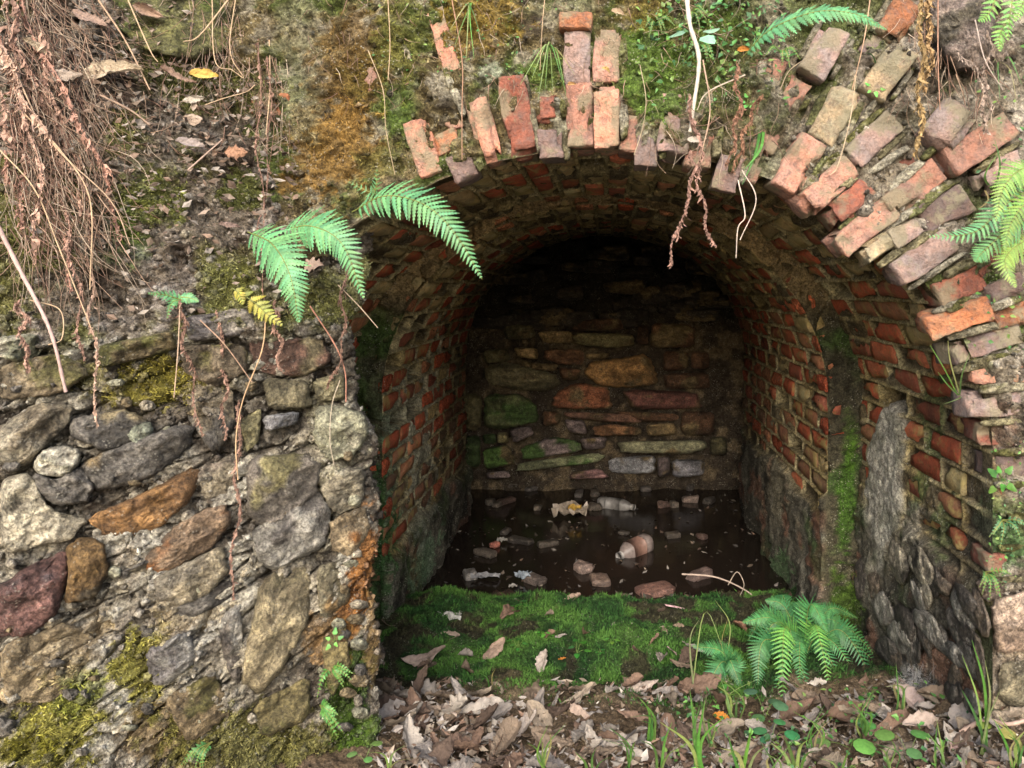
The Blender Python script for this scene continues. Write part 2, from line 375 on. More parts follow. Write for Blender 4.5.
# colours
mo = lerp(np.tile(C(.38, .31, .15), (len(VP), 1)), C(.52, .46, .27), sstep(-.4, .5, fbm(VP, 8, 5, 27)))
mo = lerp(mo, C(.17, .13, .045), sstep(.1, .6, fbm(VP, 3, 4, 28)) * .6)
mo = lerp(mo, C(.03, .02, .015), cell * .8)
lc = lerp(np.tile(C(.10, .095, .075), (len(VP), 1)), C(.028, .026, .021), sstep(.1, .6, fbm(VP * C(1, 1, .4), 8, 4, 29)))
lc = lerp(lc, C(.28, .27, .22), sstep(.38, .55, fbm(VP * C(1, 1, .22), 13, 4, 30)) * .55); lc = lerp(lc, C(.24, .12, .08), sstep(.3, .6, fbm(VP, 7, 3, 38)) * .6)
lc = lerp(lc, C(.05, .08, .03), sstep(.1, .5, fbm(VP, 4, 4, 33)) * .6)
vc = lerp(mo, lc, low); vc[secid == 2] = C(.03, .027, .025)  # rear section given a near-black colour in place of shade
vc[stepm] = lerp(lerp(C(.075, .07, .045)[None].repeat(stepm.sum(), 0), C(.06, .10, .03), sstep(0, .5, fbm(VP[stepm], 6, 4, 59))), C(.36, .27, .14), sstep(-.15, .1, VP[stepm, 2]))
shadem = sstep(3.1, 4.1, VP[:, 1]); vc = lerp(vc, vc * .3, shadem)  # lining darkened with depth in its colour, standing in for shade
blobs = [(384, 520, 16, 110, 0, MOSSC * .8, .9), (372, 400, 10, 60, 0, C(.08, .09, .05), .7), (847, 500, 9, 85, 2, C(.055, .12, .018), .9), (850, 440, 7, 30, 0, C(.08, .17, .02), .8), (842, 610, 20, 50, 0, MOSSG * .7, .9),
         (425, 560, 12, 40, 20, C(.09, .15, .09), .6), (405, 420, 18, 60, 0, C(.27, .28, .22), .6), (420, 480, 16, 70, 0, C(.22, .24, .2), .45), (392, 450, 12, 70, 0, C(.2, .24, .17), .5),
         (890, 545, 14, 35, -10, C(.4, .36, .27), .7), (912, 525, 10, 30, 0, C(.42, .4, .33), .7), (840, 400, 22, 60, 10, C(.05, .045, .03), .7),
         (960, 440, 40, 60, 0, C(.15, .13, .1), .4), (775, 575, 18, 30, 30, C(.06, .13, .05), .6), (780, 470, 20, 60, 0, C(.25, .23, .16), .35), (1000, 520, 25, 40, 0, C(.07, .12, .05), .6),
         (925, 470, 10, 50, 20, C(.07, .12, .03), .6), (660, 215, 90, 16, 0, C(.06, .045, .02), .4), (950, 560, 60, 60, 30, C(.09, .085, .07), .6), (935, 400, 12, 40, 20, C(.08, .11, .035), .7), (945, 520, 14, 40, 20, C(.07, .10, .035), .7), (425, 400, 20, 70, 8, C(.36, .35, .27), .6)]
vc = paint(vc, VP, blobs, s=3)
pc = lerp(np.tile(C(.42, .41, .36), (len(VP), 1)), C(.27, .27, .22), sstep(-.1, .6, fbm(VP, 14, 4, 36)))
vc = lerp(vc, pc, pd)
VF = grid_faces(len(yrows), n_s)[:, ::-1]
ctr = patch[VF[:, 0]]
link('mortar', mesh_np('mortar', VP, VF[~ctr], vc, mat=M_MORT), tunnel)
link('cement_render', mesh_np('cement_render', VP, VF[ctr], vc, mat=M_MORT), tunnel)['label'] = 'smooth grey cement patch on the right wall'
# end cap
q, nr, s = PN[2]
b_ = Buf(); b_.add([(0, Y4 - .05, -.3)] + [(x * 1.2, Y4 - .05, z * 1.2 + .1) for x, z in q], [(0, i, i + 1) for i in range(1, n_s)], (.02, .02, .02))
link('end_wall', b_.mesh('end_wall', M_ROCK), tunnel)

def rbox(n, size, rad, amp, fr, seed, chip=0.0):
    """rounded worn box; n = divisions along x,y,z"""
    V, Fc = {}, []
    def vid(i, j, k):
        if (i, j, k) not in V: V[(i, j, k)] = len(V)
        return V[(i, j, k)]
    nx, ny, nz_ = n
    for i in range(nx):
        for j in range(ny):
            Fc.append((vid(i, j, 0), vid(i, j + 1, 0), vid(i + 1, j + 1, 0), vid(i + 1, j, 0))); Fc.append((vid(i, j, nz_), vid(i + 1, j, nz_), vid(i + 1, j + 1, nz_), vid(i, j + 1, nz_)))
    for i in range(nx):
        for k in range(nz_):
            Fc.append((vid(i, 0, k), vid(i + 1, 0, k), vid(i + 1, 0, k + 1), vid(i, 0, k + 1))); Fc.append((vid(i, ny, k), vid(i, ny, k + 1), vid(i + 1, ny, k + 1), vid(i + 1, ny, k)))
    for j in range(ny):
        for k in range(nz_):
            Fc.append((vid(0, j, k), vid(0, j, k + 1), vid(0, j + 1, k + 1), vid(0, j + 1, k))); Fc.append((vid(nx, j, k), vid(nx, j + 1, k), vid(nx, j + 1, k + 1), vid(nx, j, k + 1)))
    K = np.array(list(V.keys()), float) / C(nx, ny, nz_) * 2 - 1
    K = np.sign(K) * (1 - (1 - np.abs(K))**1.35)
    s = np.array(size) / 2; p = K * s; inner = np.maximum(s - rad, 1e-4); qq = np.clip(p, -inner, inner); dd = p - qq
    ln = np.linalg.norm(dd, axis=1)[:, None]; p = np.where(ln > 1e-9, qq + dd / np.maximum(ln, 1e-9) * rad, p)
    o = p + seed * 3.17
    p = p + np.stack([fbm(o, fr, 3, 5), fbm(o, fr, 3, 8), fbm(o, fr, 3, 13)], 1) * amp
    if chip:
        c = (np.abs(K) > .8).sum(1) >= 2
        p = p - K * s * (c * np.maximum(0, vnoise(o * 14, 3) - .1) * chip)[:, None]
    return p, np.array(Fc, np.int32)
VARS = []
for k in range(9):
    p, f = rbox((4, 2, 3), (.206, .06, .062), .008, .006, 16, k + 1, .5)
    VARS.append(mesh_np('vault_brick', p, f, mat=M_BRICKW))
RED = [C(.47, .115, .055), C(.42, .10, .05), C(.48, .15, .075), C(.32, .10, .06), C(.42, .19, .10)]
cands = []
for sec, (ya, yb) in ((0, (Y1 + .10, Y2)), (1, (Y2, Y3))):
    q, nr, s = PN[sec]; nc = int(s[-1] / PITCH)
    for ci in range(nc):
        sm = (ci + .5) * PITCH; x = np.interp(sm, s, q[:, 0]); z = np.interp(sm, s, q[:, 1]); nx = np.interp(sm, s, nr[:, 0]); nzz = np.interp(sm, s, nr[:, 1])
        bi = 0
        while True:
            off = (ci % 2) * .5; y = ya + (bi + .5 - off) * BL; bi += 1
            if y > yb + .02: break
            y_lo, y_hi = max(y - BL / 2, ya), min(y + BL / 2, yb)
            if y_hi - y_lo < .06: continue
            yc = (y_lo + y_hi) / 2; L_ = (y_hi - y_lo) / BL
            Pq = np.array([[x, yc, z]])
            if z < float(zbf(x, yc)) + .05 * fbm(Pq, 5, 2, 15)[0]: continue
            if hole(np.array([float(ci)]), np.array([float(bi - 1)]), sec, Pq)[0]: continue
            sm2 = fbm(Pq, 7, 5, 21)[0]
            uu, vv = px(Pq)
            # share of frame and hidden test
            vis = -40 < uu[0] < 1070 and -30 < vv[0] < 780 and not (x < 0 and uu[0] < 340)
            area = (L_ * .2 * .07) / yc**2 * (1.0 if vis else 0.0)
            cands.append((area, sec, x, yc, z, nx, nzz, L_, uu[0], vv[0]))
cands.sort(key=lambda c: -c[0])
far = []
def brick_xf(c, rr):
    area, sec, x, y, z, nx, nzz, L_, u, v = c
    proud = -.027 + rr.uniform(-.004, .006) + (rr.random() < .12) * -.008
    n = Vector((nx, 0, nzz)); t = Vector((nzz, 0, -nx))
    M = Matrix((( 0, t.x, -n.x, x - nx * 0), (1, 0, 0, y), (0, t.z, -n.z, z), (0, 0, 0, 1)))
    loc = Vector((x, y, z)) - n * (-.031 - proud - .024)
    R = Matrix.Rotation(rr.uniform(-.03, .03), 4, 'X') @ Matrix.Rotation(rr.uniform(-.02, .02), 4, 'Z') @ Matrix.Diagonal((L_ * .99, rr.uniform(.93, 1.03), 1, 1))
    M.translation = loc
    return M @ R
rr = random.Random(3)
def brick_col(c):
    area, sec, x, y, z, nx, nzz, L_, u, v = c
    b = RED[rr.randrange(5)] * rr.uniform(.75, 1.25)
    p = .06 + .30 * max(0, nzz)**2
    p += .35 * max(0, nzz)**4
    if x > .5 and y < 2.1 and z < -.25: b = b * rr.uniform(.45, .8)
    if z < -.6 and rr.random() < .5: b = b * .4 + C(.07, .075, .05)
    if rr.random() < p: b = b * .15 + C(.45, .385, .19) * rr.uniform(.6, 1.15)
    b = b * (1 - .62 * float(sstep(3.1, 4.1, np.array([y]))[0]))  # far bricks darkened with depth too, as painted shade
    return b
NB = 215
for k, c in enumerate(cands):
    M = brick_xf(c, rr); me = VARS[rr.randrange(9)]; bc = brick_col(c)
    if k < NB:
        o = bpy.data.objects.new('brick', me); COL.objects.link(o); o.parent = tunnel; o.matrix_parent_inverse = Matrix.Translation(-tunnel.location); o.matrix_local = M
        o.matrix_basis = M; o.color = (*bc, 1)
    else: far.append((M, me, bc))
fv, ff, fc, off = [], [], [], 0
for M, me, bc in far:
    v = np.empty(len(me.vertices) * 3, np.float32); me.vertices.foreach_get('co', v); v = v.reshape(-1, 3)
    f = np.array([p.vertices[:] for p in me.polygons], np.int32)
    Mn = np.array(M); v = v @ Mn[:3, :3].T + Mn[:3, 3]; fv.append(v); ff.append(f + off); fc.append(np.tile(bc, (len(v), 1))); off += len(v)
FB = np.concatenate(fv)
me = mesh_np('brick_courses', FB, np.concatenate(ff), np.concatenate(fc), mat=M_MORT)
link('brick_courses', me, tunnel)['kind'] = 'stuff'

# ------------------------------------------------------------------ ring and face bricks read off the photograph
SALM = C(.50, .245, .165); PINK = C(.42, .225, .165); DRED = C(.20, .075, .05); ORNG = C(.40, .17, .085); PURP = C(.235, .165, .145); YTAN = C(.38, .31, .2); GPNK = C(.34, .25, .22)
# (u, v, lean from vertical in degrees (top to the right +), length px, width px, colour, proud m)
FB_ = [(421, 147, -19, 58, 24, SALM, .035), (447, 141, -22, 22, 26, ORNG, .03), (461, 165, -24, 30, 26, PURP, .02), (443, 100, -22, 64, 20, PINK, .02),
       (444, 42, -20, 68, 18, SALM, .02), (482, 130, -16, 64, 25, SALM * 1.05, .04), (516, 116, -10, 84, 26, DRED * 1.25, .03), (547, 108, -3, 28, 25, DRED * 1.4, .022), (550, 142, -3, 30, 25, PURP, .022),
       (577, 60, 0, 60, 27, GPNK, .035), (579, 115, -2, 66, 28, PINK * .85, .035), (577, 20, 90, 32, 16, ORNG * .8, .06), (607, 54, 1, 56, 26, PINK, .045), (607, 116, 0, 64, 26, SALM * 1.1, .05),
       (631, 133, 4, 38, 20, PINK * .7, .01), (673, 124, 3, 60, 29, PURP * 1.2, .04), (781, 113, 29, 80, 28, PINK * .95, .02), (775, 72, 26, 32, 20, PINK, .015),
       (826, 50, 30, 52, 30, GPNK * 1.1, .07), (836, 112, 29, 60, 29, YTAN, .05), (800, 164, 29, 60, 30, PINK * 1.1, .055), (891, 70, 36, 58, 28, YTAN * .9, .06),
       (873, 140, 48, 62, 26, GPNK, .04), (828, 186, 48, 64, 26, PINK, .045), (852, 203, 50, 50, 27, DRED * 1.5, .03), (900, 170, 57, 50, 22, DRED, .0),
       (914, 190, 51, 66, 26, PINK * .8, .035), (868, 227, 51, 68, 26, PINK * .95, .035), (882, 247, 56, 36, 20, YTAN * 1.2, .03), (907, 232, 56, 34, 22, GPNK, .03),
       (925, 258, 57, 66, 27, GPNK, .035), (955, 124, 38, 48, 38, GPNK * .85, .085), (985, 143, 57, 76, 30, PINK * .8, .06), (944, 210, 60, 58, 32, PURP * .6, .02), (1002, 172, 66, 48, 28, GPNK, .04),
       (962, 285, 64, 52, 25, DRED * 1.5, .02), (962, 318, 70, 66, 24, ORNG, .035), (982, 346, 76, 74, 26, PURP, .03), (998, 374, 83, 66, 27, SALM * .9, .055), (1004, 405, 87, 54, 27, GPNK * 1.1, .045),
       (1010, 436, 90, 50, 26, DRED * 1.6, .03), (1014, 468, 90, 46, 26, PURP, .03), (1016, 500, 90, 44, 24, ORNG * .8, .03), (1018, 532, 91, 46, 25, PINK * .8, .035), (1014, 564, 90, 50, 24, DRED * 1.4, .02),
       (900, 18, 36, 44, 28, ORNG * .8, .05), (873, 44, 35, 40, 20, PURP, .015), (735, 130, 14, 52, 26, PURP * .7, .0), (762, 100, 18, 30, 22, GPNK * .6, .0), (704, 132, 8, 44, 26, GPNK * .5, -.005),
       (1006, 292, 68, 40, 25, PURP * .7, .015), (1012, 318, 72, 40, 25, ORNG * .7, .02), (940, 165, 50, 40, 26, PURP * .5, .0), (258, 103, 90, 60, 22, ORNG * .8, .02), (306, 104, 90, 28, 22, PINK * .8, .02),
       (372, 82, -28, 34, 17, PINK * .9, .014), (395, 60, -24, 30, 16, DRED * 1.6, .012), (414, 92, -22, 44, 18, PINK * .8, .014), (752, 160, 20, 44, 26, PINK * .7, .012), (728, 172, 14, 34, 24, PURP, .012), (648, 150, 4, 30, 22, GPNK * .7, .012), (700, 150, 9, 34, 26, PINK * .7, .014), (818, 140, 36, 50, 20, GPNK * .7, .012), (860, 100, 38, 44, 20, PURP * .9, .012), (560, 40, 90, 26, 12, DRED, -.01), (1000, 255, 62, 52, 26, DRED, .01), (1040, 350, 76, 40, 26, ORNG * .7, .02), (1045, 200, 65, 50, 28, PURP, .03), (1050, 420, 88, 50, 28, PURP, .03)]
for k, (u, v, ang, ln, wd, bc, pr) in enumerate(FB_):
    left = u < 320
    pr = pr * .8 - .004
    if v > 330 and u > 950:
        q_ = random.Random(k * 5); pr = pr * q_.uniform(.1, .7) - .004; u += q_.uniform(-5, 8); ang += q_.uniform(-4, 4); wd *= q_.uniform(.75, 1.05); ln *= q_.uniform(.75, 1.1); bc = bc * (.75 if v > 420 else .95)
    cpt = on_left(u, v, pr + .0) if left else on_face(u, v, pr)
    Yc = cpt.y; lw, ww = ln / F * Yc, wd / F * Yc; dp = .10
    p, f = rbox((7, 13, 4), (ww * 1.0, lw * 1.0, dp), .0025, .0026, 42, k + 20, .8); p += np.stack([fbm(p + k * 3.1, 11, 2, 5), fbm(p + k * 3.1, 11, 2, 8), 0 * p[:, 0]], 1) * .004
    # front face relief: broken end, hollows
    front = sstep(0, dp / 2, p[:, 2]); p[:, 2] -= front * (np.maximum(0, fbm(p + k, 18, 3, 44) - .15) * (.03 if v > 330 and u > 940 else .016) + np.maximum(0, ridged(p + k, 30, 2, 45) - .55) * .012)
    me = mesh_np('arch_brick', p, f, mat=M_BRICK, smooth=False)
    o = bpy.data.objects.new('brick', me); COL.objects.link(o); o.parent = tunnel; o.matrix_parent_inverse = Matrix.Translation(-tunnel.location)
    a = math.radians(ang); rr2 = random.Random(k)
    R = Matrix.Rotation(a, 4, 'Y') @ Matrix.Rotation(math.radians(90), 4, 'X')     # mesh y -> up, mesh z -> toward the viewer
    R = Matrix.Rotation(rr2.uniform(-.09, .09), 4, 'Z') @ Matrix.Rotation(rr2.uniform(-.10, .06), 4, 'X') @ R
    M = Matrix.Translation(cpt + Vector((0, dp / 2, 0))) @ R
    o.matrix_basis = M; o.color = (*(bc * rr2.uniform(.85, 1.1)), 1)

RIDGES = [e for e in FB_ if e[0] > 380]
# ================================================================== FACE OF THE BANK around the mouth
q, nr, s = PN[0]
rs = np.concatenate([np.linspace(0, .62, 170), np.linspace(.63, 1.1, 60), np.linspace(1.13, 3, 24), np.linspace(3.3, 14, 12)])
R_, I_ = np.meshgrid(rs, np.arange(n_s), indexing='ij')
X = q[I_, 0] + nr[I_, 0] * R_; Z = q[I_, 1] + nr[I_, 1] * R_
FP = np.stack([X.ravel(), np.zeros(X.size), Z.ravel()], 1); rf = R_.ravel()
FP[:, 1] = face_y(FP[:, 0], FP[:, 2])
w1, w2, wid = worley(FP, 16, 5)
rel = .030 * fbm(FP, 4, 4, 81) + .018 * fbm(FP, 18, 4, 82) + .010 * fbm(FP, 60, 3, 83) + .010 * (ridged(FP, 30, 3, 80) - .5)
rightm = sstep(.25, .55, FP[:, 0])
rel += rightm * (.022 * ridged(FP * C(1, 1, 1), 10, 4, 84) - .016)
clump = sstep(.45, .1, w1); rel += (1 - rightm) * .012 * clump + .022 * sstep(.2, .05, rf) * sstep(-.1, .3, fbm(FP, 9, 3, 79))
lipm = sstep(0, .035, rf); FP[:, 1] -= rel * (lipm * .85 + .15) - .0
FP[:, 1] += .012 * (1 - lipm) * 1.0 * (rf > 0)
VPrim = VP[:n_s]; FP[:n_s] = VPrim
Uf, Vf = px(FP)
fc_ = lerp(np.tile(C(.11, .09, .045), (len(FP), 1)), C(.20, .165, .09), sstep(-.4, .5, fbm(FP, 14, 5, 85)))
fc_ = lerp(fc_, C(.075, .11, .028), sstep(-.1, .35, fbm(FP, 8, 4, 86)) * .85)
fc_ = lerp(fc_, C(.30, .28, .22), sstep(.3, .6, fbm(FP, 20, 4, 87)) * .7)
fc_ = lerp(fc_, DARK, sstep(.25, .6, fbm(FP, 16, 4, 88)) * .6)
rc = lerp(np.tile(C(.25, .22, .17), (len(FP), 1)), C(.36, .33, .28), sstep(-.3, .5, fbm(FP, 12, 5, 89)))
rc = lerp(rc, C(.08, .065, .05), sstep(.05, .5, fbm(FP, 15, 4, 90)) * .8); rc = lerp(rc, C(.09, .13, .03), sstep(.15, .5, fbm(FP, 6, 4, 92)) * .7)
fc_ = lerp(fc_, rc, rightm)
G1 = C(.09, .15, .03)
fblobs = [(330, 150, 60, 50, 0, MOSSO, .9), (300, 60, 30, 90, 0, C(.2, .2, .13), .6), (360, 60, 50, 60, 0, MOSSO * .8, .7), (480, 25, 45, 40, 0, C(.2, .14, .03), .8), (400, 40, 30, 40, 0, C(.13, .14, .04), .7),
          (395, 110, 18, 30, 0, G1, .6), (350, 125, 30, 20, 0, MOSSO * 1.1, .8), (385, 165, 30, 18, 0, C(.12, .12, .04), .7), (490, 68, 14, 12, 0, C(.36, .4, .3), .8), (545, 75, 22, 22, 0, G1, .8), (560, 125, 8, 30, 0, C(.36, .36, .28), .8),
          (570, 8, 40, 14, 0, C(.26, .25, .16), .6), (655, 70, 35, 70, 0, G1, .9), (650, 10, 40, 22, 0, C(.2, .15, .04), .6), (720, 60, 40, 60, 0, C(.08, .1, .03), .7), (640, 140, 24, 20, 0, C(.28, .26, .2), .6), (730, 150, 30, 30, 0, C(.12, .1, .06), .6),
          (700, 20, 40, 30, 0, G1, .6), (815, 30, 25, 30, 0, C(.07, .09, .03), .6), (840, 160, 30, 20, 40, C(.2, .18, .13), .7), (955, 30, 50, 50, 30, C(.24, .19, .16), .8), (935, 60, 20, 30, 0, DARK, .6),
          (1000, 300, 30, 40, 0, G1 * .8, .9), (1010, 330, 20, 25, 0, G1 * .9, .8), (960, 170, 40, 30, 0, DARK, .5), (1000, 540, 30, 30, 0, C(.08, .15, .06), .8), (975, 430, 16, 60, -10, C(.07, .10, .035), .7), (980, 570, 20, 30, 0, C(.08, .13, .05), .8), (1005, 630, 30, 45, 10, C(.42, .35, .27), .9), (1010, 700, 30, 40, 0, C(.3, .25, .18), .7),
          (970, 640, 22, 70, -10, C(.15, .13, .11), .8), (900, 120, 22, 20, 40, C(.08, .08, .05), .6), (1000, 450, 20, 50, 0, C(.17, .1, .07), .5)]
fc_ = paint(fc_, FP, fblobs, s=9, fr=16)
FF = grid_faces(len(rs), n_s)
fr_ = rf[FF[:, 0]] + .05 * fbm(FP[FF[:, 0]], 6, 3, 95)
inn = fr_ < .24
link('face_mortar', mesh_np('face_mortar', FP, FF[inn], fc_, mat=M_MORT), tunnel)
tag(link('bank', mesh_np('bank', FP, FF[~inn], fc_, mat=M_EARTH)), kind='structure')

# ================================================================== LEFT: earth above, stone wall below
t_ = np.concatenate([np.linspace(-7, -1.2, 14), np.linspace(-1.17, -.66, 40), np.linspace(-.655, -.02, 250), np.linspace(-.0175, .06, 26), np.linspace(.07, .75, 30)])
z_ = np.concatenate([np.linspace(-1.5, -1.2, 20), np.linspace(-1.195, .80, 600), np.linspace(.83, 3.0, 26)])
T, Zg = np.meshgrid(t_, z_); T = T.ravel(); Zg = Zg.ravel()
xe = xr(Zg); rad = .05
Xg = np.where(T < 0, xe + T, xe + .02 * sstep(0, .04, T) - .42 * np.maximum(0, T - .03))
LP = np.stack([Xg, np.zeros(len(T)), Zg], 1)
base = left_y(np.minimum(Xg, xe + np.minimum(T, 0)), Zg)
LP[:, 1] = base + np.maximum(T, 0)**1.0 * .9 * sstep(-.01, .04, T)
earth = sstep(-.13, -.06, Zg + .035 * fbm(LP, 4, 3, 101) + .06 * (LP[:, 0] + .9) * 0)
st = LP.copy(); a = math.radians(28); st = np.stack([LP[:, 0] * math.cos(a) + LP[:, 2] * math.sin(a), LP[:, 1], -LP[:, 0] * math.sin(a) + LP[:, 2] * math.cos(a)], 1) * C(.55, 1, 1.3)
wc1, wc2, _i = worley(st, 15, 9)
stone_rel = .024 * fbm(st, 5, 4, 102) + .022 * (ridged(st, 9, 4, 103) - .5) + .009 * fbm(LP, 50, 3, 104) + .018 * (ridged(st, 30, 3, 105) - .4) - .034 * sstep(.13, .0, wc2 - wc1) * (_i > .25)
w1, w2, wid = worley(LP, 34, 7); w3, w4, wid2 = worley(LP, 80, 8)
crumb = sstep(.55, .15, w1) * (.3 + wid) * .014 + sstep(.5, .1, w3) * .005
earth_rel = .045 * fbm(LP, 3.5, 4, 106) + .022 * fbm(LP, 18, 4, 107) + .012 * (ridged(LP, 34, 3, 108) - .5) + crumb * 1.3
rel = stone_rel * (1 - earth) + earth_rel * earth + crumb * .35 * (1 - earth)
edge_w = sstep(-.05, .02, T) * sstep(.5, .1, T)
lx = rel * (1 - .4 * edge_w); LP[:, 1] -= lx
LP[:, 0] += edge_w * (.02 * fbm(LP, 9, 4, 110) + .010 * (ridged(LP, 22, 3, 111) - .4))
Ul, Vl = px(LP)
sc_ = lerp(np.tile(C(.31, .285, .225), (len(LP), 1)), C(.43, .415, .355), sstep(-.3, .5, fbm(LP, 10, 5, 112)))
sc_ = lerp(sc_, C(.17, .145, .115), sstep(.1, .5, fbm(st, 10, 5, 113)) * .75)
sc_ = lerp(sc_, C(.07, .058, .045), sstep(.10, .0, wc2 - wc1) * (_i > .25) * .7)
sc_ = lerp(sc_, C(.05, .04, .033), sstep(.1, -.7, stone_rel / .03) * .75)  # cracks and hollows of the relief shaded darker in the colour
ec = lerp(np.tile(C(.17, .145, .115), (len(LP), 1)), C(.33, .30, .27), sstep(.0, .6, fbm(LP, 22, 5, 114)))
ec = lerp(ec, C(.075, .055, .04), sstep(.0, .45, fbm(LP, 13, 5, 115)) * .85)
ec = lerp(ec, C(.14, .15, .04), sstep(-.1, .35, fbm(LP, 6, 5, 116)) * .8)
ec = lerp(ec, C(.42, .40, .36), (wid > .82) * sstep(.4, .25, w1) * .8)
lc_ = lerp(sc_, ec, earth)
YM = C(.20, .19, .03)
lblobs = [(150, 200, 40, 45, 0, C(.13, .15, .03), .8), (150, 385, 55, 32, -10, C(.17, .15, .03), .95), (130, 240, 35, 30, 0, MOSSG, .5), (245, 190, 25, 20, 0, C(.12, .15, .03), .6), (10, 300, 30, 50, 0, C(.13, .14, .03), .6), (60, 130, 70, 80, 40, C(.25, .19, .16), .6),
          (60, 720, 75, 40, -10, YM, .9), (140, 665, 50, 38, -40, YM * .95, .9), (80, 690, 40, 30, 0, C(.13, .15, .03), .7), (30, 755, 60, 20, 0, YM * .7, .9), (160, 735, 60, 35, 0, C(.15, .10, .04), .7), (260, 745, 110, 42, 0, C(.12, .115, .03), .9),
          (350, 690, 26, 70, 0, MOSSG * .7, .9), (362, 560, 18, 60, 0, RUST, .95), (350, 615, 14, 45, 10, RUST * .8, .9), (325, 640, 25, 30, -40, C(.28, .16, .05), .6), (372, 650, 8, 70, 0, C(.3, .2, .08), .6), (368, 740, 20, 40, 0, MOSSG * .8, .8),
          (190, 610, 50, 30, -30, C(.33, .27, .17), .6), (60, 650, 60, 30, -30, C(.27, .215, .13), .8), (30, 540, 60, 28, -30, C(.44, .41, .33), .7), (120, 560, 25, 20, -30, C(.42, .36, .27), .6), (50, 460, 30, 25, -40, C(.40, .37, .29), .7),
          (340, 440, 30, 50, 0, C(.34, .33, .24), .6), (330, 500, 30, 60, 0, C(.29, .27, .19), .5), (210, 470, 20, 60, 0, C(.10, .085, .07), .6), (300, 395, 40, 18, 0, C(.2, .19, .12), .5), (225, 365, 30, 20, 0, C(.19, .17, .09), .5),
          (320, 80, 30, 80, 0, C(.22, .21, .13), .5), (310, 160, 40, 55, 0, MOSSO, .9), (300, 40, 22, 50, 0, C(.28, .27, .2), .6), (180, 50, 70, 45, 10, C(.1, .11, .04), .6), (290, 260, 20, 60, 0, C(.12, .09, .06), .6), (200, 25, 50, 30, 0, C(.11, .13, .03), .7),
          (90, 380, 20, 20, 0, C(.2, .18, .05), .6)]
lc_ = paint(lc_, LP, lblobs, s=4, fr=18)
LF = grid_faces(len(z_), len(t_)); em = earth[LF[:, 0]] > .5
wall = empty('stone_wall', (-.9, 1.6, -1.15), 'rubble stone wall left of the tunnel mouth, patched with crumbling mortar and moss', 'wall')
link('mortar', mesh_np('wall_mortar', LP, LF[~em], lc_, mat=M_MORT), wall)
tag(link('bank', mesh_np('earth_bank', LP, LF[em], lc_, mat=M_EARTH)), kind='structure')

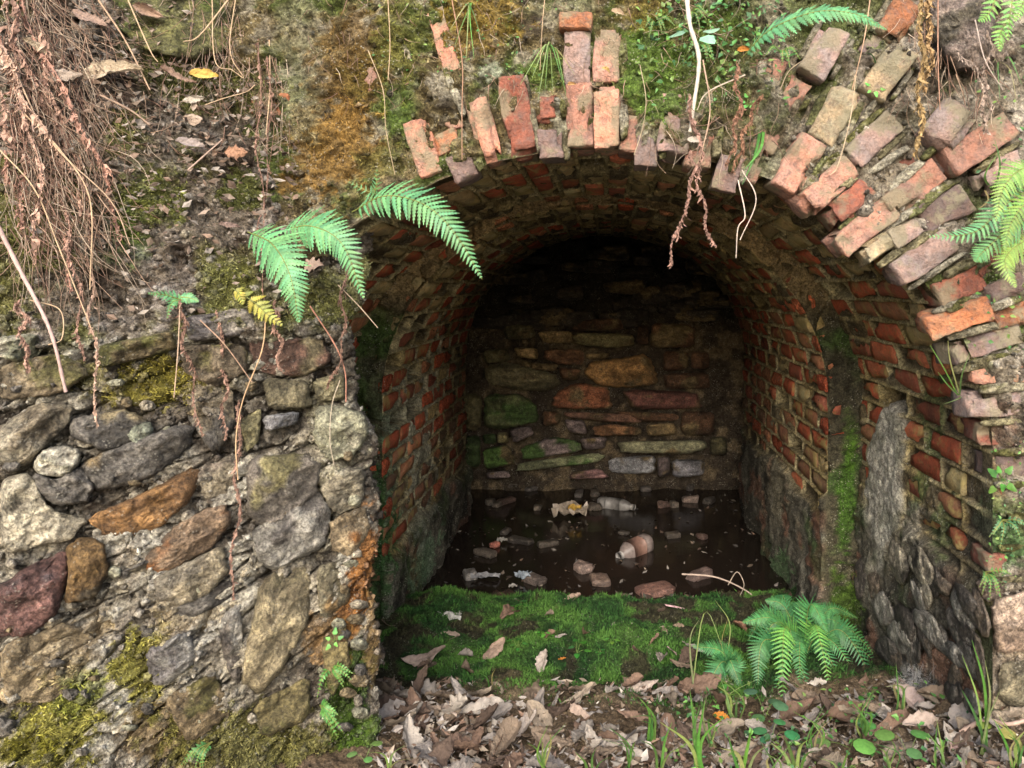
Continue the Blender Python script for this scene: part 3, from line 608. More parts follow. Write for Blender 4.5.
# ------------------------------------------------------------------ stones from outlines
def stone(poly, locf, prot, base, alt=None, seed=0, parent=None, name='stone', thick=.05, mat=None, amp=.006, label=None, tilt=None, flat=4, fr=22, altm=.15, strata=None):
    r = random.Random(seed); P2 = np.array(poly, float)
    for _ in range(1):
        nx_ = np.roll(P2, -1, 0); P2 = np.stack([P2 * .86 + nx_ * .14, P2 * .14 + nx_ * .86], 1).reshape(-1, 2)
    d = np.r_[0, np.cumsum(np.linalg.norm(np.diff(np.vstack([P2, P2[:1]]), axis=0), axis=1))]
    n = 56; t = np.linspace(0, d[-1], n, endpoint=False); Q = np.stack([np.interp(t, d, np.r_[P2[:, i], P2[0, i]]) for i in (0, 1)], 1)
    c = Q.mean(0); size = np.sqrt(np.mean((Q - c)**2)); Q += (Q - c) * (np.array([r.uniform(-.045, .045) for _ in range(n)])[:, None])
    K = 12; uv = [c[None]]; rho = [0.]
    for k in range(1, K + 1):
        w = (k / K)**.85; uv.append(c + (Q - c) * w); rho += [w] * n
    uv.append(c + (Q - c) * 1.02); rho += [1.2] * n
    uv = np.vstack(uv); rho = np.array(rho)
    cp = locf(c[0], c[1]); Yc = cp[1]; sc = Yc / F
    e1, e2 = locf(c[0] + size, c[1]), locf(c[0], c[1] + size); gy, gz = (e1[1] - Yc) / size, (e2[1] - Yc) / size
    Yb = Yc + gy * (uv[:, 0] - c[0]) + gz * (uv[:, 1] - c[1])
    tx, tz = tilt if tilt else (r.uniform(-.6, .6), r.uniform(-.9, .3))
    rel = (uv - c) / max(size, 1); prof = (1 - np.minimum(rho, 1)**7) ** .42
    hf = np.full(len(rho), 1.)
    for _ in range(6):
        a_, m_ = r.uniform(0, 6.28), r.uniform(.25, .75); hf = np.minimum(hf, r.uniform(.55, 1.0) - m_ * (rel[:, 0] * math.cos(a_) + rel[:, 1] * math.sin(a_)) * .7)
    hgt = prof * (prot * (.35 + .65 * hf) * 1.05)
    Pp = np.stack([(uv[:, 0] - U0) / F * Yb, Yb, -(uv[:, 1] - V0) / F * Yb], 1)
    k_ = 1.0 * (Yc / 1.6)**.5; sa = math.radians(strata if strata is not None else 25 + r.uniform(-10, 15))
    Sp = np.stack([Pp[:, 0] * math.cos(sa) + Pp[:, 2] * math.sin(sa), Pp[:, 1], -Pp[:, 0] * math.sin(sa) + Pp[:, 2] * math.cos(sa)], 1) * C(.35, 1, 1.2)
    rr_ = ridged(Sp + seed, 16 / k_, 4, seed % 50)
    steps = np.round(fbm(Sp + seed * .7, 9 / k_, 2, seed % 37) * 3) / 3
    hgt = hgt + (amp * k_ * fbm(Pp + seed, fr / k_, 4, seed % 40) + .013 * k_ * (rr_ - .4) + .010 * k_ * steps + .004 * k_ * fbm(Pp, 70 / k_, 3, 3)) * np.minimum(1, prof * 2)
    Y = Yb - hgt; Y[-n:] = Yb[-n:] + thick
    Pp = np.stack([(uv[:, 0] - U0) / F * Y, Y, -(uv[:, 1] - V0) / F * Y], 1)
    f = [(0, 1 + i, 1 + (i + 1) % n, 1 + (i + 1) % n) for i in range(n)]
    fs = []
    for k in range(K):
        a0 = 1 + k * n
        if k + 1 <= K: fs += [(a0 + i, a0 + n + i, a0 + n + (i + 1) % n, a0 + (i + 1) % n) for i in range(n)]
    tri = np.array([(0, 1 + i, 1 + (i + 1) % n) for i in range(n)]); quad = np.array(fs)
    tris = np.vstack([tri, quad[:, [0, 1, 2]], quad[:, [0, 2, 3]]])[:, ::-1]
    cc = np.tile(base, (len(Pp), 1)); cc = cc * (1 + .35 * fbm(Pp, 25 / k_, 4, 3 + seed % 9))[:, None]
    if alt is not None: cc = lerp(cc, alt, sstep(altm, altm + .35, fbm(Pp + 3, 12 / k_, 4, 7 + seed % 9)))
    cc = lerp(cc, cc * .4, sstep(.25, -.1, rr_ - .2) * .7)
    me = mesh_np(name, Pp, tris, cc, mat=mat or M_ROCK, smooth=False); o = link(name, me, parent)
    if label: o['label'] = label
    return o
OL = lambda u, v: on_left(u, v)
SG = C(.15, .14, .125); SB = C(.17, .11, .06); LICH = C(.36, .36, .27)
L_ST = [([(32, 465), (41, 450), (64, 445), (81, 450), (79, 465), (64, 478), (41, 476)], .045, LICH, C(.48, .46, .38), 'round lichen-covered stone'),
        ([(32, 472), (56, 480), (80, 465), (94, 484), (90, 502), (56, 507), (34, 491)], .035, SG * .9, LICH, None),
        ([(80, 465), (108, 450), (180, 424), (195, 428), (188, 450), (150, 480), (101, 491), (84, 480)], .05, SG * .75, C(.2, .15, .08), None),
        ([(88, 517), (150, 490), (195, 465), (201, 480), (190, 500), (165, 525), (120, 541), (100, 532)], .055, C(.30, .17, .07), C(.16, .09, .04), 'rusty orange brown stone'),
        ([(70, 418), (100, 413), (125, 408), (150, 420), (140, 440), (105, 452), (72, 437)], .03, SG * .8, C(.24, .2, .12), None),
        ([(147, 442), (168, 424), (178, 435), (161, 448)], .045, LICH * .9, None, None), ([(120, 433), (135, 420), (152, 422), (155, 440), (138, 447)], .04, C(.2, .22, .17), None, None),
        ([(-5, 430), (40, 400), (75, 405), (68, 425), (22, 470), (-5, 464)], .04, C(.32, .29, .22), C(.2, .17, .12), None),
        ([(-5, 337), (37, 333), (42, 352), (22, 364), (-5, 356)], .05, C(.24, .25, .17), C(.35, .34, .27), None),
        ([(98, 345), (135, 338), (172, 330), (178, 350), (130, 362), (98, 368)], .05, C(.19, .15, .08), C(.12, .12, .04), None),
        ([(178, 318), (247, 306), (262, 330), (225, 340), (190, 342)], .06, C(.13, .12, .12), C(.24, .22, .19), 'dark slate slab jutting from the wall top'),
        ([(247, 341), (320, 337), (334, 362), (300, 378), (255, 371)], .04, C(.13, .075, .055), C(.2, .17, .1), None),
        ([(316, 405), (345, 406), (366, 416), (370, 435), (352, 457), (328, 463), (313, 437)], .06, C(.28, .28, .2), C(.4, .38, .3), None),
        ([(262, 416), (300, 411), (297, 424), (266, 432)], .06, C(.2, .2, .21), C(.38, .38, .36), None), ([(240, 420), (262, 407), (259, 442), (244, 454)], .05, C(.24, .22, .12), None, None),
        ([(247, 457), (300, 452), (321, 462), (317, 495), (284, 520), (262, 527), (246, 514)], .065, C(.19, .17, .145), C(.22, .2, .1), None),
        ([(-5, 587), (35, 563), (64, 551), (70, 566), (60, 611), (30, 637), (-5, 636)], .07, C(.155, .085, .075), C(.08, .065, .07), 'maroon boulder at the edge'),
        ([(66, 547), (82, 537), (102, 540), (111, 570), (97, 597), (62, 606), (68, 575)], .05, C(.19, .12, .05), C(.10, .08, .05), None),
        ([(144, 556), (180, 521), (225, 500), (234, 521), (210, 551), (165, 573), (144, 571)], .04, C(.21, .15, .10), C(.33, .15, .06), None),
        ([(150, 579), (190, 560), (225, 544), (229, 574), (202, 600), (157, 613)], .045, C(.31, .27, .19), C(.2, .18, .14), None),
        ([(144, 651), (188, 628), (208, 654), (161, 690), (150, 682)], .06, C(.24, .235, .22), C(.16, .15, .15), 'square grey stone'),
        ([(243, 656), (262, 577), (311, 564), (310, 622), (278, 679), (255, 695), (240, 682)], .07, C(.27, .23, .145), C(.17, .15, .09), 'tall pointed stone'),
        ([(251, 528), (319, 488), (332, 514), (324, 547), (270, 572), (255, 555)], .05, C(.28, .27, .24), C(.14, .13, .12), None),
        ([(217, 620), (240, 600), (244, 640), (240, 694), (225, 668)], .03, C(.17, .15, .13), C(.3, .29, .26), None), ([(252, 705), (311, 675), (309, 720), (262, 739)], .04, C(.2, .17, .08), C(.13, .13, .04), None),
        ([(-5, 716), (17, 720), (15, 735), (-5, 739)], .04, SG * 1.3, None, None), ([(112, 575), (152, 557), (150, 580), (120, 592)], .03, SG * .8, C(.3, .27, .2), None),
        ([(160, 612), (230, 578), (238, 596), (200, 615), (165, 632)], .03, SG * .7, C(.1, .09, .08), None), ([(318, 488), (346, 466), (366, 470), (362, 505), (335, 515)], .05, C(.22, .2, .15), C(.36, .35, .28), None),
        ([(330, 520), (364, 505), (372, 530), (350, 560), (330, 548)], .045, C(.24, .19, .12), RUST * .8, None), ([(316, 565), (345, 560), (352, 600), (320, 625)], .04, C(.2, .18, .12), C(.3, .2, .09), None),
        ([(312, 380), (345, 372), (346, 400), (318, 402)], .04, C(.18, .165, .1), C(.3, .28, .2), None), ([(180, 345), (245, 343), (250, 372), (215, 388), (183, 372)], .03, C(.16, .13, .09), C(.15, .14, .05), None),
        ([(180, 380), (232, 385), (236, 425), (215, 455), (190, 425)], .03, C(.2, .17, .12), SG * .6, None), ([(262, 378), (308, 380), (312, 408), (268, 410)], .035, C(.18, .16, .1), C(.28, .26, .18), None),
        ([(195, 470), (236, 455), (242, 500), (232, 520), (204, 500)], .03, C(.13, .11, .09), C(.24, .21, .15), None), ([(0, 365), (60, 352), (92, 372), (60, 395), (0, 400)], .03, C(.22, .18, .12), C(.14, .13, .05), None),
        ([(0, 480), (30, 470), (50, 510), (88, 520), (70, 540), (0, 555)], .02, C(.38, .35, .27), C(.22, .19, .14), None), ([(0, 645), (70, 620), (100, 640), (60, 700), (0, 705)], .02, C(.25, .2, .125), C(.16, .13, .08), None),
        ([(160, 700), (215, 670), (235, 710), (190, 745)], .03, C(.22, .17, .1), C(.12, .11, .04), None), ([(320, 640), (345, 620), (352, 670), (330, 700)], .03, C(.18, .15, .07), MOSSG * .7, None)]
for k, (poly, pr, b0, al, lb) in enumerate(L_ST):
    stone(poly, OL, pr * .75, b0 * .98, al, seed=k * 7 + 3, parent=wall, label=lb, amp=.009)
# small stones wedged in the mortar and along the corner
rr = random.Random(11)
for k in range(60):
    if k < 20: u, v = 358 + rr.uniform(-14, 3), 425 + k * 16 + rr.uniform(-5, 5)
    else: u, v = rr.uniform(0, 350), rr.uniform(345, 760)
    w, hh, a0 = rr.uniform(5, 11), rr.uniform(4, 8), rr.uniform(0, 6)
    po = [(u + w * math.cos(a0 + t) * rr.uniform(.75, 1.2), v + hh * math.sin(a0 + t) * rr.uniform(.75, 1.2)) for t in np.linspace(0, 2 * math.pi, 7)[:-1]]
    b0 = [LICH, SG, C(.25, .2, .12), C(.33, .3, .24)][rr.randrange(4)] * rr.uniform(.8, 1.15)
    stone(po, OL, rr.uniform(.02, .035), b0, None, seed=200 + k, parent=wall, amp=.004)

# ================================================================== BACK WALL
YB = 4.6
back = empty('stone_wall', (0, YB, WATER), 'dry stone wall closing the dark far end of the tunnel', 'wall')
xs3 = np.linspace(-1.1, 1.1, 180); zs3 = np.linspace(-1.4, .42, 150); a, b = np.meshgrid(xs3, zs3)
BP = np.stack([a.ravel(), np.full(a.size, YB + .05), b.ravel()], 1); BP[:, 1] += .05 * fbm(BP, 6, 4, 130)
BP[:, 1] += .5 * np.maximum(0, BP[:, 2] + .22)**1.0 + .10 * np.maximum(0, fbm(BP, 5, 3, 131)) * (BP[:, 2] > -.3)
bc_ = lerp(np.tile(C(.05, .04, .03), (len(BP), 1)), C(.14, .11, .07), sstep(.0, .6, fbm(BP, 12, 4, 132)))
bc_ = lerp(bc_, C(.035, .03, .025), sstep(-.3, -.12, BP[:, 2]))  # top of the core fades to near black in its colour, as shade
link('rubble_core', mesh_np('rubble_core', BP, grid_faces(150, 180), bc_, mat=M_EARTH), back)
def bk(pts): return [(470 + x * .254, 310 + y * .254) for x, y in pts]
T1 = C(.30, .22, .11); T2 = C(.20, .18, .09); T3 = C(.17, .09, .05); GRN = C(.065, .11, .035); BG = C(.22, .22, .25); PG = C(.2, .16, .16)
B_ST = [([(265, 85), (400, 82), (402, 130), (290, 130)], T1), ([(405, 90), (640, 95), (650, 140), (560, 150), (405, 135)], T2), ([(715, 50), (880, 60), (885, 145), (705, 150)], T3),
        ([(50, 160), (150, 150), (160, 200), (60, 210)], T2 * .6), ([(170, 148), (265, 150), (270, 195), (190, 185)], T1 * 1.1), ([(178, 188), (240, 203), (235, 230), (190, 217)], T1), ([(242, 207), (345, 212), (340, 240), (240, 236)], T1 * .7),
        ([(300, 155), (445, 155), (450, 215), (360, 215), (288, 190)], T3), ([(455, 172), (548, 168), (542, 190), (460, 192)], T1 * 1.2), ([(480, 205), (560, 195), (700, 170), (745, 290), (640, 305), (520, 300), (440, 245)], C(.34, .2, .08)),
        ([(60, 220), (150, 202), (330, 250), (360, 290), (300, 320), (180, 315), (60, 287)], C(.14, .125, .07)), ([(345, 225), (440, 235), (420, 278), (362, 272)], T3 * 1.3), ([(318, 384), (340, 322), (420, 287), (550, 303), (562, 387), (450, 390)], C(.26, .105, .055)),
        ([(600, 312), (900, 322), (910, 390), (640, 390)], C(.14, .06, .05)), ([(60, 332), (200, 332), (262, 372), (272, 440), (120, 470), (55, 460)], C(.10, .12, .05)), ([(285, 397), (360, 402), (350, 450), (290, 457)], T3 * 1.4),
        ([(365, 400), (660, 410), (670, 445), (500, 438), (380, 422)], C(.18, .10, .07)), ([(370, 432), (450, 432), (462, 490), (390, 482)], PG), ([(478, 460), (560, 448), (660, 460), (682, 490), (500, 497)], C(.3, .16, .08)),
        ([(690, 452), (800, 440), (822, 490), (702, 497)], T1 * 1.2), ([(50, 490), (100, 486), (104, 525), (55, 527)], GRN), ([(107, 482), (150, 480), (152, 520), (107, 525)], T2 * 1.2), ([(155, 468), (240, 457), (252, 490), (170, 527)], PG * 1.2),
        ([(50, 550), (150, 530), (177, 590), (170, 608), (60, 627)], C(.09, .17, .04)), ([(200, 542), (330, 497), (430, 520), (442, 555), (210, 592)], PG * 1.3), ([(430, 507), (540, 497), (530, 545), (452, 552)], PG), ([(190, 602), (500, 562), (530, 572), (500, 602), (180, 637)], C(.22, .24, .14)),
        ([(585, 517), (930, 512), (935, 545), (860, 567), (590, 562)], C(.22, .22, .14)), ([(548, 582), (730, 572), (727, 640), (640, 647), (550, 637)], C(.30, .31, .34)), ([(795, 587), (925, 592), (920, 650), (800, 662)], BG), ([(737, 577), (788, 577), (785, 652), (740, 657)], PG * .5),
        ([(390, 642), (510, 622), (550, 662), (400, 668)], C(.24, .14, .14)), ([(760, 162), (860, 162), (860, 232), (760, 242)], T3 * .5), ([(870, 162), (942, 167), (940, 230), (870, 232)], T3 * .7), ([(760, 250), (940, 245), (945, 310), (770, 312)], T3 * .5),
        ([(830, 400), (960, 400), (960, 490), (830, 495)], T3 * .5), ([(945, 500), (1010, 500), (1010, 570), (945, 570)], T2 * .5), ([(60, 640), (150, 632), (160, 660), (70, 665)], PG), ([(-60, 500), (40, 490), (45, 620), (-60, 630)], GRN * .6),
        ([(-60, 330), (45, 330), (45, 470), (-60, 480)], T2 * .5), ([(130, 60), (250, 50), (255, 110), (140, 120)], T2 * .5), ([(660, 60), (705, 60), (700, 140), (655, 130)], T3 * .4), ([(400, 40), (600, 30), (610, 80), (410, 82)], T3 * .5), ([(560, 400), (690, 400), (820, 410), (815, 436), (690, 440)], T3 * .8)]
OB = lambda u, v: at(u, v, YB)
rq = random.Random(4)
for k in range(44):
    x_, y_ = rq.uniform(20, 1020), rq.uniform(-230, 50); w_, h_ = rq.uniform(35, 100), rq.uniform(18, 42)
    B_ST.append(([(x_ - w_, y_ - h_ * rq.uniform(.3, 1)), (x_ + w_ * rq.uniform(.6, 1), y_ - h_), (x_ + w_, y_ + h_ * .8), (x_, y_ + h_), (x_ - w_ * .9, y_ + h_ * .7)], C(.055, .045, .035) * rq.uniform(.4, 1.2)))  # upper stones tinted near black to paint the unlit space there
OBT = lambda u, v: at(u, v, YB + .5 * max(0, -(v - V0) / F * YB + .22))
for k, (p, c) in enumerate(B_ST):
    stone(bk(p), OB if k < 44 else OBT, .09, c * 1.05, None if c is GRN else (C(.07, .13, .035) if k in (14, 24, 26) else C(.16, .12, .06)), seed=400 + k, parent=back, mat=M_ROCK, thick=.08, amp=.012, strata=3, flat=6)

OFc = lambda u, v: on_face(u, v)
rr = random.Random(55)
for k, (u, v, ang, ln, wd, bc, pr) in enumerate(RIDGES):
    a = math.radians(ang); ax = np.array([math.sin(a), -math.cos(a)]); pn = np.array([math.cos(a), math.sin(a)])
    for sd_ in ((-1, 1) if u > 740 else (1,)):
        if rr.random() < .25: continue
        c0 = np.array([u, v]) + pn * sd_ * (wd / 2 + 3.5) + ax * rr.uniform(-6, 6); L_ = ln * rr.uniform(.35, .55); w_ = rr.uniform(3.5, 6.5)
        po = [c0 + ax * L_ * t + pn * w_ * q for t, q in ((-1, -.5), (-.9, .7), (-.3, 1), (.3, .8), (1, .5), (.95, -.6), (.2, -1), (-.4, -.8))]
        mc = [C(.36, .34, .27), C(.27, .25, .18), C(.22, .2, .12), C(.17, .18, .08)][rr.randrange(4)]
        stone([tuple(q) for q in po], OFc, .022 + .012 * rr.random(), mc, C(.13, .13, .05), seed=700 + k * 2 + (sd_ > 0), parent=tunnel, name='mortar_lump', thick=.06, mat=M_MORT, amp=.008, fr=40)
# steep slaty slabs at the foot of the right wall
ORW = lambda u, v: at(u, v, F * .875 / max(u - U0, 150))
for k in range(46):
    u0, v0 = rr.uniform(858, 985), rr.uniform(560, 715)
    if v0 < 520 + (u0 - 858) * .55: v0 += 60
    L_, w_, a = rr.uniform(12, 34), rr.uniform(5, 12), math.radians(rr.uniform(52, 84) if u0 > 880 else rr.uniform(75, 95))
    ax = np.array([math.cos(a), math.sin(a)]); pn = np.array([-ax[1], ax[0]])
    po = [np.array([u0, v0]) + ax * L_ * t * rr.uniform(.8, 1.1) + pn * w_ * q * rr.uniform(.7, 1.2) for t, q in ((-1, 0), (-.6, .8), (.1, 1), (.8, .6), (1, 0), (.5, -.9), (-.3, -1), (-.8, -.6))]
    mc = [C(.20, .195, .18), C(.14, .13, .115), C(.28, .27, .24), C(.09, .08, .07), C(.16, .13, .10)][rr.randrange(5)]
    if 890 < u0 < 925 and v0 < 600: mc = C(.36, .33, .26)
    stone([tuple(q) for q in po], ORW, rr.uniform(.04, .07), mc, C(.045, .04, .034), seed=900 + k, parent=tunnel, thick=.07, mat=M_ROCK, amp=.007, strata=60)
# ================================================================== LARGE STONES at the right foot and upper right
jamb = empty('stone_jamb', (1.0, 1.7, -1.0), 'rough pale stones of the right jamb at the foot of the arch', 'stonework')
OFc = lambda u, v: on_face(u, v)
for k, (p, c, al, pr) in enumerate([([(990, 600), (1030, 590), (1035, 650), (995, 655)], C(.42, .33, .26), C(.3, .22, .16), .05), ([(1000, 662), (1040, 660), (1040, 720), (998, 700)], C(.28, .25, .17), C(.14, .15, .05), .05),
                                     ([(975, 580), (1010, 575), (1010, 598), (985, 602)], C(.2, .16, .13), None, .03), ([(988, 706), (1035, 722), (1035, 760), (990, 750)], C(.24, .2, .15), MOSSG, .05)]):
    stone(p, OFc, pr, c, al, seed=600 + k, parent=jamb, thick=.08)
rock = stone([(925, -20), (985, -20), (1000, 30), (985, 75), (950, 70), (930, 40)], OFc, .07, C(.2, .16, .14), C(.09, .08, .06), seed=640, name='rock', thick=.1, amp=.015)
tag(rock, 'grey lump of rock and old mortar above the arch bricks at upper right', 'rock')
rock = stone([(108, -15), (200, -20), (238, 10), (232, 52), (195, 62), (150, 55), (118, 30)], OL, .06, C(.13, .13, .05), C(.10, .13, .03), seed=641, name='rock', thick=.1, amp=.012)
tag(rock, 'dark mossy rock bulging from the bank at the top left', 'rock')

# ================================================================== MOSS as real tufts
def moss_tufts(name, P, w, col, n, hgt, nrm, seed=1, droop=(0, 0, .2), wd=.0016, vis=True):
    r = np.random.RandomState(seed)
    if vis:
        U, V = px(np.where(P[:, 1:2] > .3, P, [[9e3, 1, 0]])); w = w * ((U > -40) & (U < 1064) & (V > -40) & (V < 808))
    c = np.cumsum(w); idx = np.searchsorted(c, r.rand(n) * c[-1]); idx = np.clip(idx, 0, len(P) - 1)
    b = P[idx] + r.normal(0, .0022, (n, 3)); nn_ = np.array(nrm) if np.ndim(nrm) == 1 else nrm[idx]
    up = nn_ + r.normal(0, .55, (n, 3)) + np.array(droop); up /= np.linalg.norm(up, axis=1)[:, None]
    h_ = hgt * ((.45 + r.rand(n)) * (1 + .7 * fbm(b, 14, 2, 6)))[:, None]; side = np.cross(up, r.normal(0, 1, (n, 3))); side /= np.linalg.norm(side, axis=1)[:, None]
    wv = side * wd * (.6 + r.rand(n))[:, None]
    v = np.stack([b - wv, b + wv, b + up * h_], 1).reshape(-1, 3); f = np.arange(3 * n).reshape(n, 3)
    cc = col[idx] * (.75 + .6 * r.rand(n))[:, None]; cc = np.repeat(cc, 3, 0); cc[2::3] *= 1.35
    me = mesh_np(name, v, f, cc, smooth=False, mat=M_MOSS); o = link(name, me); return tag(o, kind='stuff')
moss_tufts('moss', GP, GM * (.3 + sstep(-.3, .5, fbm(GP, 9, 5, 43))) * (1 - .9 * sstep(.2, .4, fbm(GP, 10, 4, 47))), GC * 1.35, 90000, .011, (0, 0, 1), 2, wd=.0017)['label'] = 'green moss carpet on the tunnel floor'
pass
gl = (lc_[:, 1] > lc_[:, 0] * .80) & (lc_[:, 2] < lc_[:, 0] * .5) & (lc_[:, 1] < .26)
moss_tufts('moss', LP, gl * 1., lc_ * 1.35, 60000, .007, (0, -1, .2), 3, wd=.0014)['label'] = 'yellow green moss on the left wall and bank'
gf = ((fc_[:, 1] > fc_[:, 0] * .80) | (fc_[:, 2] < fc_[:, 0] * .3)) & (fc_[:, 2] < fc_[:, 0] * .55) & (rf > .02) & (rf < .7)
moss_tufts('moss', FP, gf * 1., fc_ * 1.35, 45000, .008, (0, -1, .2), 4, wd=.0015)['label'] = 'brown and green moss around the arch'
gv = (vc[:, 1] > vc[:, 0] * 1.35) & (VP[:, 1] < 3.4)
moss_tufts('moss', VP, gv * 1., vc * 1.4, 14000, .007, (0, -.6, .5), 5, wd=.0014)['label'] = 'green moss streaks inside the tunnel'

def grit(name, P, w, col, n, size, seed, label, flat=.6):
    r = np.random.RandomState(seed); U, V = px(np.where(P[:, 1:2] > .3, P, [[9e3, 1, 0]])); w = w * ((U > -40) & (U < 1064) & (V > -40) & (V < 808))
    c = np.cumsum(w); idx = np.clip(np.searchsorted(c, r.rand(n) * c[-1]), 0, len(P) - 1); b = P[idx] + r.normal(0, .003, (n, 3))
    o8 = np.array([(1, 0, 0), (-1, 0, 0), (0, 1, 0), (0, -1, 0), (0, 0, 1), (0, 0, -1)], float)
    q = r.normal(0, 1, (n, 3, 3)); q, _ = np.linalg.qr(q); s = size * (.35 + r.rand(n)**2.5 * 1.9)[:, None] * (.35 + r.rand(n, 3) * .9)
    v = b[:, None, :] + np.einsum('nij,njk->nik', (o8[None] * s[:, None, :]) * (.8 + .4 * r.rand(n, 6, 1)), q)
    f8 = np.array([(0, 2, 4), (2, 1, 4), (1, 3, 4), (3, 0, 4), (2, 0, 5), (1, 2, 5), (3, 1, 5), (0, 3, 5)]); f = (f8[None] + 6 * np.arange(n)[:, None, None]).reshape(-1, 3)
    cc = col[idx] * (.45 + 1.25 * r.rand(n))[:, None]; g = cc.mean(1, keepdims=True); cc = cc * .7 + g * .3
    return tag(link(name, mesh_np(name, v.reshape(-1, 3), f, np.repeat(cc, 6, 0), smooth=False, mat=M_EARTH)), label, kind='stuff')
grit('grit', LP, (1 - earth) * 1., lc_, 6500, .0055, 1, 'grit and crumbs of mortar on the left stone wall')
grit('grit', LP, earth * 1., lc_ * 1.1, 9000, .0055, 2, 'soil crumbs and small stones on the earth slope')
grit('grit', FP, (rf < .75) * (.35 + .65 * rightm) * (rf > .01), fc_, 7000, .005, 3, 'grit in the mortar around the arch bricks')

# ================================================================== PLANT BUILDERS
def spline(pts, n):
    pts = [Vector(p) for p in pts]
    if len(pts) == 2: return [pts[0].lerp(pts[1], i / (n - 1)) for i in range(n)]
    ext = [pts[0] * 2 - pts[1]] + pts + [pts[-1] * 2 - pts[-2]]; out = []
    for i in range(n):
        t = i / (n - 1) * (len(pts) - 1); k = min(int(t), len(pts) - 2); t -= k
        p0, p1, p2, p3 = ext[k:k + 4]
        out.append(.5 * ((2 * p1) + (-p0 + p2) * t + (2 * p0 - 5 * p1 + 4 * p2 - p3) * t * t + (-p0 + 3 * p1 - 3 * p2 + p3) * t**3))
    return out
def tube(buf, pts, r0, r1, col, ns=5, wob=0, rnd=None):
    n = len(pts); v = []; f = []
    for i, p in enumerate(pts):
        T = (pts[min(i + 1, n - 1)] - pts[max(i - 1, 0)]).normalized(); A = T.orthogonal().normalized(); 
        ref = Vector((.3, -1, .2)); A = (ref - T * ref.dot(T)).normalized(); B = T.cross(A); r = r0 + (r1 - r0) * i / (n - 1)
        if wob and rnd: r *= 1 + rnd.uniform(-wob, wob)
        v += [p + (A * math.cos(2 * math.pi * k / ns) + B * math.sin(2 * math.pi * k / ns)) * r for k in range(ns)]
    for i in range(n - 1):
        f += [(i * ns + k, i * ns + (k + 1) % ns, (i + 1) * ns + (k + 1) % ns, (i + 1) * ns + k) for k in range(ns)]
    buf.add(v, f, col)
def pinna(buf, base, D, Nn, Ln, w, col, teeth=7, curl=.15, r=None):
    """one toothed leaflet"""
    D = D.normalized(); S = Nn.cross(D).normalized(); Nn = D.cross(S)
    v = []; f = []; m = teeth
    def P_(x, s, y): return base + D * (x * Ln) + S * (s * y) + Nn * (-curl * Ln * x * x) + Nn * (-.18 * abs(y))
    prof = lambda x: w * (1 - x)**.55 * (.55 + .45 * min(1, x * 8))
    for j in range(m + 1):
        x = j / m; v.append(P_(x, 1, 0))
    for s in (1, -1):
        o = len(v)
        for j in range(m):
            x = (j + .15) / m; x2 = (j + .85) / m
            v += [P_(x - .1 / m, s, prof(x) * .42), P_(min(1, x2 + .25 / m), s, prof(x2) * 1.12)]
        for j in range(m):
            a, b = o + 2 * j, o + 2 * j + 1
            q = (j, a, b, j + 1)
            f.append(q if s > 0 else q[::-1])
    k = r.uniform(.72, 1.2) if r else 1; yy = r.uniform(0, .35) if r else 0; tipb = (r.random() < .12) if r else 0; col = (col[0] * (1 + yy), col[1], col[2] * (1 - yy * .5))
    cs = [tuple(c * k * (.8 + .4 * ((i * 7) % 5) / 4) for c in col) for i in range(len(v))]
    if tipb: cs[m] = (.3, .2, .08)
    buf.add(v, f, cs)
def frond(parent, pts, maxlen, col, npair=22, normal=(0, -1, .35), start=.06, lean=.5, seed=0, sub=True, wide=.16, stem=(.2, .22, .06), teeth=7, name='frond', gap0=.0, bell=.28, mat=None, curl=.15):
    r = random.Random(seed); n = 40; sp = spline(pts, n); Nn0 = Vector(normal).normalized(); b = Buf(); tube(b, sp, .0016, .0005, stem, 4)
    fo = link(name, b.mesh(name, mat or M_FERN), parent)
    acc = Buf()
    for i in range(npair):
        t = start + (1 - start) * (1 - (1 - i / npair)**1.22); k = t * (n - 1); k0 = min(int(k), n - 2); p = sp[k0].lerp(sp[k0 + 1], k - k0)
        T = (sp[k0 + 1] - sp[k0]).normalized(); Nv = (Nn0 - T * Nn0.dot(T)).normalized(); S = T.cross(Nv).normalized()
        Lf = maxlen * (min(1, .45 + .55 * t / bell) if t < bell else (1 - (t - bell) / (1 - bell))**.72)
        Lf = max(Lf, .0015)
        for s in (1, -1):
            D = S * s + T * (lean + .35 * t + r.uniform(-.08, .08)) + Nv * r.uniform(-.18, .05)
            wv = wide * (.3 * maxlen + .7 * Lf)
            q = acc if not sub else Buf()
            pinna(q, p + Nv * .0005, D, Nv, Lf * r.uniform(.9, 1.08), wv, col, teeth, curl + r.uniform(-.05, .12), r)
            if sub:
                o = link('pinna', q.mesh('pinna', mat or M_FERN), None); o.parent = fo; o.matrix_parent_inverse = Matrix.Translation(-Vector(parent.location))
    if not sub:
        o = link('leaflets', acc.mesh('leaflets', mat or M_FERN), None); o.parent = fo; o.matrix_parent_inverse = Matrix.Translation(-Vector(parent.location))
    for ch in fo.children: ch.matrix_parent_inverse = Matrix.Identity(4)
    return fo
MINT = (.095, .29, .13); MINT2 = (.08, .23, .09); YG = (.25, .29, .06); DEEP = (.055, .20, .07)
def P3(seq): return [at(*s) for s in seq]
f1 = empty('fern', on_left(345, 212), 'bright green fern frond arching over the left shoulder of the arch', 'fern', 'green ferns on the bank')
frond(f1, P3([(352, 212, 1.62), (385, 196, 1.55), (425, 205, 1.50), (456, 235, 1.48), (482, 279, 1.47)]), 30 / F * 1.5, MINT, 32, (.1, -1, .5), seed=1, wide=.13)
